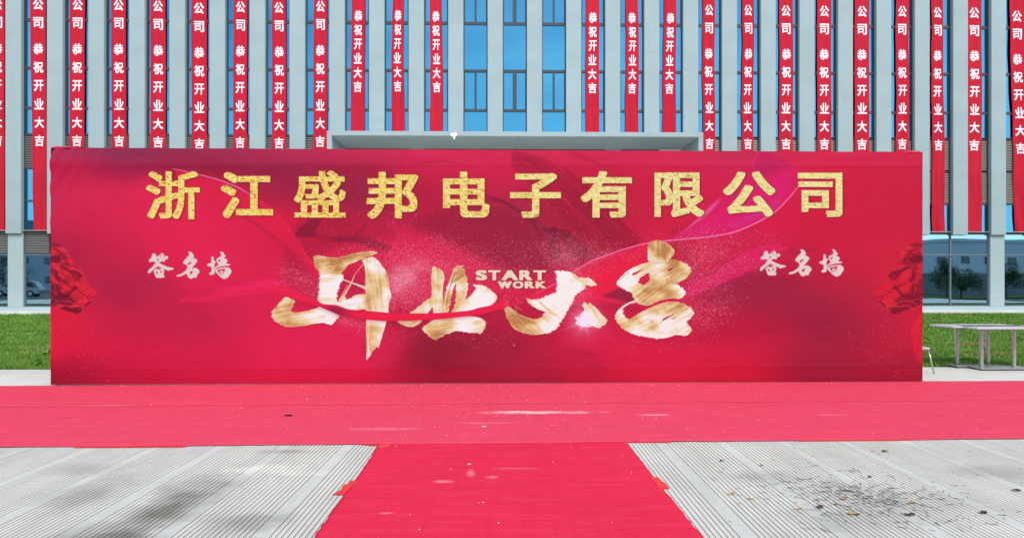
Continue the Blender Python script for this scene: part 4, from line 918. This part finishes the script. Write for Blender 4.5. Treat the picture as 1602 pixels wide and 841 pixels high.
for bi, (gap, (a0, a1), (b0, b1), dz, fold) in enumerate(BAN):
    short = 8 <= gap <= 16; zb = 7.895 if short else 3.93
    nz, nx = 110, 15; t = np.linspace(0, 1, nz)[:, None]; s = np.linspace(0, 1, nx)[None, :]
    z = zb+(ZT-zb)*t; tt = np.clip((z-zb)/(13.9-zb), 0, 1.25)
    xa = fX(b0)+(fX(a0)-fX(b0))*tt; xb = fX(b1)+(fX(a1)-fX(b1))*tt
    r = np.random.RandomState(100+bi); ph = r.rand(6)*6.28
    low = np.clip(1-(z-zb)/3.5, 0, 1)
    yv = 34.172-.009*fold*np.sin(s*math.pi*4+ph[0]+z*.25)-.007*fold*np.sin(s*math.pi*7+ph[1]+z*.5)*(.4+low)-.006*np.sin(z*.6+ph[2])-.009*fold*np.sin(z*2.3+s*5+ph[3])*(.3+low)
    x = xa+(xb-xa)*s+.012*fold*np.sin(z*1.1+ph[4])+.006*fold*np.sin(z*3.2+ph[5])*(1-s)
    Pm = np.stack([x+0*z, yv+0*x, z+0*x], -1); uv = np.stack([s+0*z, (z-dz-(7.9 if short else 3.93))/(ZT-(7.9 if short else 3.93))+0*s], -1)
    nm = 'hanging_banner'
    if gap < 0: lab = 'long red banner at the extreme left edge of the picture'
    elif gap <= 7:
        wd = ['nearest the left edge, its foot uncovered left of the red wall', 'second of the seven whose feet the red wall hides, hanging left of the brush sign'][0] if gap == 0 else None
        lab = ('long red banner left of the red wall, its hem uncovered' if gap == 0 else 'long red banner, %s to the right of the one with the uncovered left hem' % ban_label(gap-1, 7, gap))
    elif gap <= 10: lab = 'short red banner ending on the canopy, %s of the three left of the bare windows' % ('leftmost', 'middle', 'rightmost')[gap-8]
    elif gap <= 16: lab = 'short red banner ending on the canopy, %s of the three right of the bare windows' % ('leftmost', 'middle', 'rightmost')[gap-14]
    elif gap <= 22: lab = 'long red banner, %s to the right of the canopy end, hem behind the red wall' % ban_label(gap-17, 6, gap)
    elif gap == 23: lab = 'long red banner with a narrow creased tail just right of the red wall'
    elif gap == 24: lab = 'long red smooth banner between two pillars above the steel tables'
    elif gap == 25: lab = 'long red banner slanting out of the right edge of the picture'
    else: lab = 'long red banner beyond the right edge of the picture'
    cx = float((xa[0, 0]+xb[0, 0])/2); e = empty(nm, (cx, 34.1, zb), lab, 'banner', 'red congratulation banners hung between the pillars')
    Pm = Pm-np.array((cx, 34.1, zb)); o = mobj('banner_cloth', grid_mesh('banner_cloth', Pm, uv), M['ban_s'] if short else M['ban_l'], e)
    if not short:
        xw0, xw1 = PX_(gap)+PW-cx+.01, PX_(gap+1)-cx-.01
        MB().tube((xw0, .02, -.012), (xw1, .02, -.012), .016, 6).build('rod', M['rod'], e)
        MB().tube((xw0, .03, -.075), (xw1, .03, -.075), .02, 6).build('lower_rod', M['black_rod'], e)
    else:
        MB().tube((-BW/2, .02, .02), (BW/2, .02, .02), .012, 6).build('rod', M['rod'], e)

# ------------------------------------------------------------------ printed backdrop
A_, B_, BH = (-6.86, 11.57), (6.84, 11.65), 3.66
art = new_image('backdrop_print', paint_backdrop(A_, B_, BH, project))
M['print'] = mat_print('printed_cloth', art, .6, (.685, .76, .80), .004, 1.6, .08)
M['red_cloth'] = simple('plain_red_cloth', (.62, .02, .06, 1), .5, var=.08, sc=2)
L_ = math.hypot(B_[0]-A_[0], B_[1]-A_[1]); rz = math.atan2(B_[1]-A_[1], B_[0]-A_[0])
bd = empty('event_backdrop', (A_[0], A_[1], 0), 'wide crimson printed stage wall with gold company name and brush lettering', 'backdrop', rz=rz)
nu, nv = 420, 120; u = np.linspace(0, 1, nu)[None, :]+np.zeros((nv, 1)); v = np.linspace(0, 1, nv)[:, None]+np.zeros((1, nu))
xx = u*L_; zz = v*BH
q = (xx*.62+(BH-zz)*.42)                                     # folds run down to the left from the top edge near the corner
mask = np.clip(1-(xx+(BH-zz)*.8)/1.05, 0, 1)**.8
f1 = np.sin((xx*1.0+(zz-BH)*-.55)*26+2.2*vnoise(xx*3+7, zz*2+7, 3))*.030*mask
edge = np.clip(1-xx/.12, 0, 1)*np.sin(zz*9+1)*.006+np.clip(1-(L_-xx)/.1, 0, 1)*np.sin(zz*8)*.004
sag = (fbm(xx*.5+3, zz*.7+5, 8)-.5)*.03+.004*np.sin(xx*2.2)*np.clip((zz-3.2)/.4, 0, 1)
seam = -.006*np.exp(-((zz-3.44)/.02)**2)-.005*np.exp(-((zz-.24)/.015)**2)
yy = f1+edge+sag*np.clip(np.minimum(zz, BH-zz)*4, 0, 1)+seam
mobj('printed_cloth', grid_mesh('printed_cloth', np.stack([xx, yy, zz+.006], -1), np.stack([u, v], -1)), M['print'], bd)
for x in (0, L_):
    w = grid_mesh('side_cloth', np.stack([x+np.array([[math.sin(a*3+b*.7)*.006*(a > 0)*(a < 1) for a in np.linspace(0, 1, 8)] for b in range(20)]), np.array([[a*.34+.001 for a in np.linspace(0, 1, 8)] for b in range(20)]), np.array([[BH*b/19+.006 for a in range(8)] for b in range(20)])], -1))
    mobj('side_cloth', w, M['red_cloth'], bd)
mobj('top_cloth', grid_mesh('top_cloth', np.array([[(L_*a/40, b*.085+.001, BH+.006+.004*math.sin(a*1.7+b)) for a in range(41)] for b in range(5)], float)), M['red_cloth'], bd)
for x, s in ((.05, 1), (L_-.05, -1)):
    c = MB(); c.quad((x-.04*s, -.006, BH-.004), (x+.10*s, -.012, BH+.0), (x+.16*s, .05, BH+.035), (x-.03*s, .08, BH+.045)).quad((x-.04*s, -.006, BH-.004), (x-.03*s, .08, BH+.045), (x-.045*s, .30, BH+.02), (x-.05*s, .2, BH-.02)).quad((x+.10*s, -.012, BH+.0), (x+.24*s, -.004, BH+.012), (x+.26*s, .05, BH+.026), (x+.16*s, .05, BH+.035))
    c.build('corner_fold', M['red_cloth'], bd)
for x in np.linspace(.06, L_-.06, 9):
    MB().tube((x, .05, 0), (x, .05, BH-.02), .024, 8).build('post', M['tube'], bd); MB().tube((x, .31, 0), (x, .31, BH-.02), .024, 8).build('post', M['tube'], bd)
    b = MB()
    for k in range(5): b.tube((x, .05, .1+k*.7), (x, .31, .45+k*.7), .014, 6)
    b.build('bracing', M['tube'], bd)
for z in (.15, 1.3, 2.45, BH-.05):
    for y in (.05, .31): MB().tube((.06, y, z), (L_-.06, y, z), .02, 8).build('rail', M['tube'], bd)

# ------------------------------------------------------------------ carpets
def ragged_sheet(name, corners, mat, label, z, nu, nv, seed, amp=.012, group=None, lift=.003, holes=None):
    """corners: front-left, front-right, back-right, back-left"""
    c = np.array(corners, float); u = np.linspace(0, 1, nu)[None, :]; v = np.linspace(0, 1, nv)[:, None]
    x = (c[0, 0]*(1-u)+c[1, 0]*u)*(1-v)+(c[3, 0]*(1-u)+c[2, 0]*u)*v; y = (c[0, 1]*(1-u)+c[1, 1]*u)*(1-v)+(c[3, 1]*(1-u)+c[2, 1]*u)*v
    Lx = abs(c[1, 0]-c[0, 0]); Ly = abs(c[3, 1]-c[0, 1]); ef = np.exp(-v*Ly/.05); eb = np.exp(-(1-v)*Ly/.05); el = np.exp(-u*Lx/.05); er = np.exp(-(1-u)*Lx/.05)
    n1 = fbm(x*1.1+seed, y*0+seed, 3)-.5+.5*(vnoise(x*14+seed, y*0, 5)-.5); n2 = fbm(x*1.1+seed+9, y*0+3, 3)-.5; n3 = fbm(y*1.1+seed, x*0+seed, 5)-.5+.5*(vnoise(y*14+seed, x*0, 7)-.5); n4 = fbm(y*1.3+seed+5, x*0+seed, 7)-.5+.5*(vnoise(y*16+seed, x*0, 9)-.5)
    y = y+amp*2*(n1*ef+n2*eb); x = x+amp*2*(n3*el+n4*er)
    zz = z+lift*1.6*(fbm(x*1.7+seed, y*2.6, 11)**2)+lift*.5*vnoise(x*9, y*9, 13)
    me = grid_mesh(name, np.stack([x, y, zz], -1)); bm = bmesh.new(); bm.from_mesh(me)
    e = [k for k in bm.edges if k.is_boundary]; r = bmesh.ops.extrude_edge_only(bm, edges=e)
    for k in r['geom']:
        if isinstance(k, bmesh.types.BMVert): k.co.z -= .004
    bm.to_mesh(me); bm.free(); o = mobj(name, me, mat); tag(o, label, 'carpet', group); return o
lr = lambda x, x0, y0, s: y0+(x-x0)*s
fy = lambda x: lr(x, -4.72, 7.22, .0150); my_ = lambda x: lr(x, -3.85, 9.50, .0300*.6); by = lambda x: lr(x, -7.48, 11.46, .0125)
xa, xb = -13., 14.
ragged_sheet('red_carpet', [(xa, fy(xa)), (xb, fy(xb)), (xb, my_(xb)+.03), (xa, my_(xa)+.03)], M['carpet_a'], 'front roll of dusty red carpet with painted-in sheen, running right across below the stage wall', .0105, 420, 50, 3, group='red carpets')
ragged_sheet('red_carpet', [(xa, my_(xa)), (xb, my_(xb)), (xb, by(xb)), (xa, by(xa))], M['carpet_a'], 'rear roll of dusty red carpet with painted-in sheen, touching the foot of the stage wall', .0055, 420, 40, 8, group='red carpets')
ragged_sheet('red_carpet', [(-1.13, -3.2), (1.30, -3.2), (1.30, 7.42), (-1.13, 7.40)], M['carpet_b'], 'red carpet walkway leading straight up to the cross carpet', .006, 60, 420, 14, .011, group='red carpets')
def tape(pts, label, z=.008, seed=0):
    r = random.Random(seed); m = MB(); n = len(pts)
    me = bpy.data.meshes.new('carpet_tape'); v = [(x, y, z+r.uniform(0, .004)) for x, y in pts]; v2 = [(x, y, z-.003) for x, y in pts]
    me.from_pydata(v+v2, [], [tuple(range(n)), tuple(reversed(range(n, 2*n)))]+[(i, (i+1) % n, n+(i+1) % n, n+i)[::-1] for i in range(n)]); o = mobj('carpet_tape', me, M['tape']); tag(o, label, 'tape', 'torn pieces of red tape at the carpet edges')
tape([(-1.215, 5.56), (-1.13, 5.55), (-1.10, 5.93), (-1.165, 5.95), (-1.15, 5.84), (-1.185, 5.82), (-1.175, 5.68)], 'torn red tape sticking out at the left edge of the walkway carpet', seed=1)
tape([(1.27, 5.67), (1.345, 5.66), (1.35, 5.82), (1.335, 5.87), (1.33, 5.98), (1.27, 5.99)], 'torn red tape sticking out at the right edge of the walkway carpet', seed=2)
tape([(-4.05, 7.19), (-3.0, 7.19), (-2.98, 7.23), (-3.3, 7.25), (-4.0, 7.24)], 'long red tape strip under the cross carpet edge over the left concrete', seed=3)
tape([(1.28, 7.29), (1.75, 7.285), (1.76, 7.32), (1.28, 7.335)], 'short red tape strip where the cross carpet meets the walkway on the right', seed=4)
tape([(3.05, 7.315), (4.0, 7.325), (4.4, 7.35), (4.35, 7.37), (3.06, 7.355)], 'long red tape strip under the cross carpet edge over the right concrete', seed=5)
tape([(-1.3, 7.235), (-1.02, 7.24), (-1.0, 7.2), (-1.05, 7.12), (-1.1, 7.1), (-1.13, 7.2)], 'small folded red tape at the left corner of carpet and walkway', seed=6)

# ------------------------------------------------------------------ steel tables and stool
def table(x0, y0, label, rz=0):
    t = empty('steel_table', (x0, y0, -.012), label, 'table', 'stainless steel tables beside the stage wall', rz)
    MB().box(-.14, 1.30, -.08, .62, .755, .785).build('table_top', M['bright'], t, bevel=.004)
    MB().box(-.10, 1.26, -.04, .58, .735, .754).build('under_frame', M['tube'], t)
    MB().box(0, .98, 0, .46, .022, .042).build('base_plate', M['steel'], t, bevel=.004)
    for x in (.05, .93):
        for y in (.05, .41): MB().tube((x, y, 0), (x, y, .021), .02, 10).build('rubber_foot', M['black'], t)
    for x in (.19, .80):
        MB().box(x-.031, x+.031, .30-.031, .30+.031, .042, .735).build('leg', M['steel'], t, bevel=.012, seg=3)
        MB().box(x-.055, x+.055, .30-.055, .30+.055, .0425, .048).build('foot_flange', M['steel'], t)
    return t
table(8.80, 13.14, 'nearer stainless steel pedestal table at the right edge of the picture')
table(8.60, 13.52, 'steel pedestal table mostly hidden behind the nearer one, its left corner jutting out', R(2))
st = empty('steel_stool', (7.475, 12.95, -.012), 'low square steel stool half hidden behind the right end of the stage wall', 'stool')
MB().box(-.17, .17, -.17, .17, .425, .45).build('seat', M['bright'], st, bevel=.006, seg=2)
MB().box(-.155, .155, -.155, .155, .405, .424).build('seat_frame', M['tube'], st)
for sx_, sy_ in ((-1, -1), (1, -1), (1, 1), (-1, 1)):
    MB().tube((.145*sx_, .145*sy_, .42), (.21*sx_, .21*sy_, 0), .013, 8).build('leg', M['steel'], st, smooth=True)

# ------------------------------------------------------------------ litter on the concrete
rs = random.Random(21)
def litter_xy():
    a = rs.gauss(0, 1); b = rs.gauss(0, 1); return 2.72+a*.36+b*.10, 5.42-a*.10+b*.38
tw = MB()
for k in range(420):
    x, y = litter_xy(); L = abs(rs.gauss(.03, .03))+.01; a = rs.uniform(0, math.pi); r = rs.uniform(.0008, .0018)
    tw.tube((x, y, .003), (x+math.cos(a)*L, y+math.sin(a)*L, .003+rs.uniform(0, .008)), r, 3, caps=False)
for k in range(90):
    x, y = rs.uniform(1.5, 5.2), rs.uniform(4.6, 7.1); L = rs.uniform(.006, .03); a = rs.uniform(0, 3.14)
    tw.tube((x, y, .002), (x+math.cos(a)*L, y+math.sin(a)*L, .004), .0015, 3, caps=False)
tag(tw.build('twig_litter', M['twig']), 'scattered dark twig bits and dust swept into a heap on the right concrete', 'twig litter', kind='stuff')
def leaf_mesh(seed, L, Wd):
    r = random.Random(seed); n = 6; v = []; f = []
    for i in range(n+1):
        t = i/n; w = Wd*math.sin(math.pi*(.06+.9*t))**.8*(1+r.uniform(-.2, .2)); c = .25*L*math.sin(t*3+seed)
        v += [(t*L, -w+c*.2, .004+abs(math.sin(t*4+seed))*.012), (t*L, c*.2, .002+abs(math.sin(t*3+seed))*.006), (t*L, w+c*.2, .004+abs(math.cos(t*4+seed))*.014)]
    for i in range(n):
        for j in (0, 1): f.append((3*i+j, 3*i+j+1, 3*i+j+4, 3*i+j+3))
    me = bpy.data.meshes.new('dried_leaf'); me.from_pydata(v, [], f); return me
LEAF = [(1.755, 5.50, .09, .028, 'dry2', 40, 'pale curled dry leaf lying left of the twig heap, upper of a pair'), (1.86, 5.38, .05, .02, 'dry2', 10, 'pale small dry leaf just below the curled one left of the heap'), (2.10, 5.14, .075, .02, 'dry2', 0, 'pale yellow dry leaf at the lower left of the twig heap'), (2.27, 5.16, .07, .028, 'dark_leaf', 20, 'brown withered leaf right of the yellow leaf below the heap'),
        (2.52, 5.36, .07, .02, 'dry', -10, 'tan leaf in the upper part of the twig heap'), (2.42, 5.02, .10, .018, 'dry', -15, 'long tan leaf in the lower left of the heap'), (2.80, 4.98, .09, .028, 'dark_leaf', 5, 'broad dark brown leaf at the bottom of the heap'), (2.95, 5.22, .11, .012, 'dry', 25, 'thin tan leaf blade right of the heap centre'),
        (3.36, 5.00, .07, .03, 'dark_leaf', 60, 'crumpled brown leaf right of the heap bottom'), (3.98, 5.16, .06, .008, 'dry', -8, 'thin straw lying on the smooth band right of the heap'), (4.72, 5.22, .07, .022, 'dark_leaf', -25, 'brown leaf near the right edge of the picture'), (3.63, 6.85, .10, .018, 'dark_leaf', 15, 'dark forked leaf near the carpet on the right concrete'),
        (3.06, 5.95, .03, .018, 'dark_leaf', 80, 'small dark leaf above the twig heap'), (3.95, 5.55, .08, .02, 'dark_leaf', -5, 'brown leaf pair right of the heap on the grooves'), (4.85, 5.9, .04, .018, 'dark_leaf', 0, 'small dark leaf near the right edge above the brown one'), (2.0, 6.52, .04, .015, 'dark_leaf', 0, 'small brown leaf halfway between heap and cross carpet'), (2.30, 6.35, .045, .02, 'dry', 30, 'small tan leaf above left of the heap')]
for k, (x, y, L, Wd, mt, a, lab) in enumerate(LEAF):
    o = mobj('dried_leaf', leaf_mesh(k, L*.85, Wd*.8), M[mt]); o.location = (x, y, 0); o.rotation_euler = (0, 0, R(a)); tag(o, lab, 'leaf', 'dried leaves on the concrete')
cr = MB()
for k in range(240):
    if k < 130: x, y, z = rs.gauss(.6, 2.2), rs.uniform(7.6, 11.4), .0165
    elif k < 142: x, y, z = rs.uniform(-1, 1.2), rs.uniform(4.6, 7.2), .0125
    else: x, y, z = rs.uniform(-7, 8), rs.uniform(11.2, 11.5), .0125
    s = rs.uniform(.002, .006)*(1.5 if k % 11 == 0 else 1); a = rs.uniform(0, 3); c, d = math.cos(a)*s, math.sin(a)*s
    n = len(cr.v); cr.v += [(x-c, y-d, z), (x+d, y-c, z), (x+c, y+d, z+.002), (x-d, y+c, z+.001), (x, y, z+.006)]; cr.f += [(n, n+1, n+4), (n+1, n+2, n+4), (n+2, n+3, n+4), (n+3, n, n+4)]; cr.mi += [0]*4
tag(cr.build('paper_crumbs', M['paper']), 'tiny white crumbs scattered over the red carpets', 'crumbs', kind='stuff')
o = ragged('black_scrap', [(-.05, .0), (-.03, .02), (.0, .012), (.02, .022), (.055, .01), (.04, -.012), (.01, -.006), (-.02, -.018)], M['black'], (-2.44, 8.78, .022), .006, (R(90), 0, 0), .008, 4); tag(o, 'small black scrap lying on the cross carpet left of the walkway', 'scrap')
o = ragged('paper_scrap', [(-.02, .0), (-.01, .018), (.012, .015), (.02, -.004), (.0, -.016)], M['paper'], (-.12, 8.05, .022), .004, (R(90), 0, 0), .006, 6); tag(o, 'small white paper scrap on the cross carpet above the walkway', 'scrap', 'white paper scraps on the carpet')
o = ragged('paper_scrap', [(-.016, .0), (-.006, .014), (.012, .01), (.016, -.006), (.0, -.012)], M['paper'], (-.22, 6.42, .016), .004, (R(90), 0, 0), .006, 9); tag(o, 'small white paper scrap on the upper part of the walkway carpet', 'scrap', 'white paper scraps on the carpet')
# weeds in the lawn
def weed(x, y, n, h, label, seed):
    r = random.Random(seed); e = empty('weed', (x, y, float(lawn_z(np.array([x]), np.array([y]))[0])), label, 'weed', 'leafy weeds in the lawn')
    me = leaf_mesh(seed, h, h*.16); me.name = 'leaf'; me.materials.append(M['leaf'])
    for k in range(n):
        o = bpy.data.objects.new('leaf', me); COL.objects.link(o); o.parent = e; o.rotation_euler = (r.uniform(-.3, .3), -r.uniform(.4, 1.2), 6.283*k/n+r.uniform(-.3, .3)); o.location = (0, 0, r.uniform(0, h*.3))
weed(-8.52, 14.0, 9, .16, 'bright leafy weed at the left corner of the red wall', 3)
weed(-9.5, 15.9, 8, .14, 'leafy weed spreading in the middle of the left grass', 5)
weed(-20.2, 31.5, 8, .16, 'tall weed at the back edge of the left grass', 6)
weed(8.9, 18.3, 8, .16, 'leafy weed in the right grass left of the steel tables', 7)
weed(10.2, 18.6, 9, .16, 'leafy weed in the right grass behind the table legs', 8)

# ------------------------------------------------------------------ across the yard, seen mirrored in the windows
def far_block(x0, x1, y, h, label, wall, seed):
    b = empty('office_block', ((x0+x1)/2, y, 0), label, 'building', 'office blocks behind the camera'); mx = (x0+x1)/2
    MB().box(x0-mx, x1-mx, -14, 0, -.1, h).build('wall', wall, b); MB().box(x0-mx-.3, x1-mx+.3, -14.3, .3, h, h+.5).build('parapet', wall, b)
    n = int((x1-x0)/4.2); fl = int((h-1)/3.6)
    wm = MB().box(-.65, .65, -.02, .05, 0, 1.2).mesh('window'); wm.materials.append(M['frame']); pm = MB().box(-.57, .57, .055, .07, .08, 1.12).mesh('pane'); pm.materials.append(M['door_glass'])
    for f_ in range(fl):
        for k in range(n):
            w = bpy.data.objects.new('window', wm); COL.objects.link(w); w.parent = b; w.location = (x0-mx+2.1+4.2*k, .05, 1.2+3.6*f_)
            p = bpy.data.objects.new('pane', pm); COL.objects.link(p); p.parent = w
far_block(18, 120, -60, 8.5, 'low blue grey office block across the yard mirrored in the right windows', simple('far_wall_a', srgb(214, 224, 232), .8), 1)
far_block(-120, -14, -66, 12.5, 'taller blue grey office block across the yard mirrored in the left windows', simple('far_wall_b', srgb(176, 190, 206), .8), 2)
tag(MB().box(24, 110, -18.2, -18, -.1, 2.55).build('yard_wall', simple('far_wall_c', srgb(140, 146, 150), .9)), 'plain grey yard wall mirrored in the right ground floor windows', 'wall')
tag(MB().quad((16, -17.9, .0), (110, -17.9, 0), (110, -1, 0), (16, -1, 0)).build('far_lawn', M['lawn']), kind='structure')
def tree(x, y, h, r, label, seed):
    rr = random.Random(seed); e = empty('yard_tree', (x, y, 0), label, 'tree', 'trees across the yard')
    t = MB(); t.tube((0, 0, 0), (0, 0, h*.45), .09, 8, r2=.06)
    for k in range(6): a = k*1.05; t.tube((0, 0, h*(.25+.04*k)), (math.cos(a)*r*.6, math.sin(a)*r*.6, h*(.5+.06*k)), .04, 6, r2=.015)
    t.build('trunk', M['bark'], e); V = []; F = []
    cl = [(rr.gauss(0, r*.45), rr.gauss(0, r*.45), h*.62+rr.gauss(0, h*.16)) for _ in range(26)]
    for k in range(4200):
        c = cl[k % 26]; p = Vector((c[0]+rr.gauss(0, r*.2), c[1]+rr.gauss(0, r*.2), c[2]+rr.gauss(0, h*.07))); d = Vector((rr.gauss(0, 1), rr.gauss(0, 1), rr.gauss(0, 1))).normalized()*.09; s = d.orthogonal().normalized()*.05
        n = len(V); V += [p-s, p+d, p+s]; F.append((n, n+1, n+2))
    me = bpy.data.meshes.new('crown'); me.from_pydata([tuple(v) for v in V], [], F); mobj('crown', me, M['foliage'], e)
tree(43.0, 1.5, 2.5, 1.5, 'low dark bush tree mirrored between two ground floor mullions on the right', 1)
tree(39.6, -3, 3.6, 1.5, 'taller tree mirrored right beside the stage wall', 2)
tree(47.5, -8, 4.2, 1.3, 'slim tree mirrored near the last right pillar', 3)
tree(52.5, -6, 3.6, 1.6, 'round tree mirrored at the right edge of the picture', 4)
tree(-58, -20, 5, 2, 'dark tree mirrored at the left edge of the picture', 5)
# parked car mirrored at the left
def car(x, y, rz):
    c = empty('parked_car', (x, y, 0), 'silver estate car parked across the yard, mirrored in the left ground floor window', 'car', rz=rz)
    low = [(-2.25, .35), (-2.3, .75), (-2.15, .95), (-1.2, 1.02), (1.2, 1.0), (2.1, .85), (2.3, .62), (2.28, .35)]
    cab = [(-2.1, .95), (-1.75, 1.45), (-1.2, 1.6), (.1, 1.6), (.7, 1.42), (1.25, 1.0)]
    def ext(name, prof, w0, w1, mat, z0):
        n = len(prof); zmax = max(p[1] for p in prof); v = []
        for s in (-1, 1):
            for px_, pz in prof: w = w0+(w1-w0)*(pz-z0)/(zmax-z0); v.append((px_, s*w, pz))
        f = [tuple(range(n))[::-1], tuple(range(n, 2*n))]+[(i, (i+1) % n, n+(i+1) % n, n+i) for i in range(n)]
        me = bpy.data.meshes.new(name); me.from_pydata(v, [], f); bm = bmesh.new(); bm.from_mesh(me); bmesh.ops.recalc_face_normals(bm, faces=bm.faces); bmesh.ops.bevel(bm, geom=bm.edges[:], offset=.05, segments=2, affect='EDGES'); bm.to_mesh(me); bm.free(); mobj(name, me, mat, c)
    pm = simple('silver_paint', srgb(140, 146, 150), .25, .5)
    ext('body', low, .9, .86, pm, .35); ext('cabin', cab, .84, .62, pm, .95)
    for s in (-1, 1):
        for x0, x1, t0, t1 in ((-1.75, -.75, -1.5, -.7), (-.65, .25, -.62, .05), (.33, 1.0, .15, .62)):
            MB().quad((x0, s*.845, 1.0), (x1, s*.845, 1.0), (t1, s*.68, 1.48), (t0, s*.68, 1.5)).build('side_window', M['door_glass'], c)
    for wx in (-1.4, 1.4):
        for s in (-1, 1):
            w = MB().tube((wx, s*.72, .34), (wx, s*.93, .34), .34, 20).build('wheel', M['black'], c); MB().tube((wx, s*.931, .34), (wx, s*.945, .34), .2, 12).build('rim', M['steel'], w)
    for s in (-1, 1): MB().box(2.2, 2.31, s*.65-.15, s*.65+.15, .62, .74).build('headlight', M['paper'], c)
car(-50.5, -11, R(168))
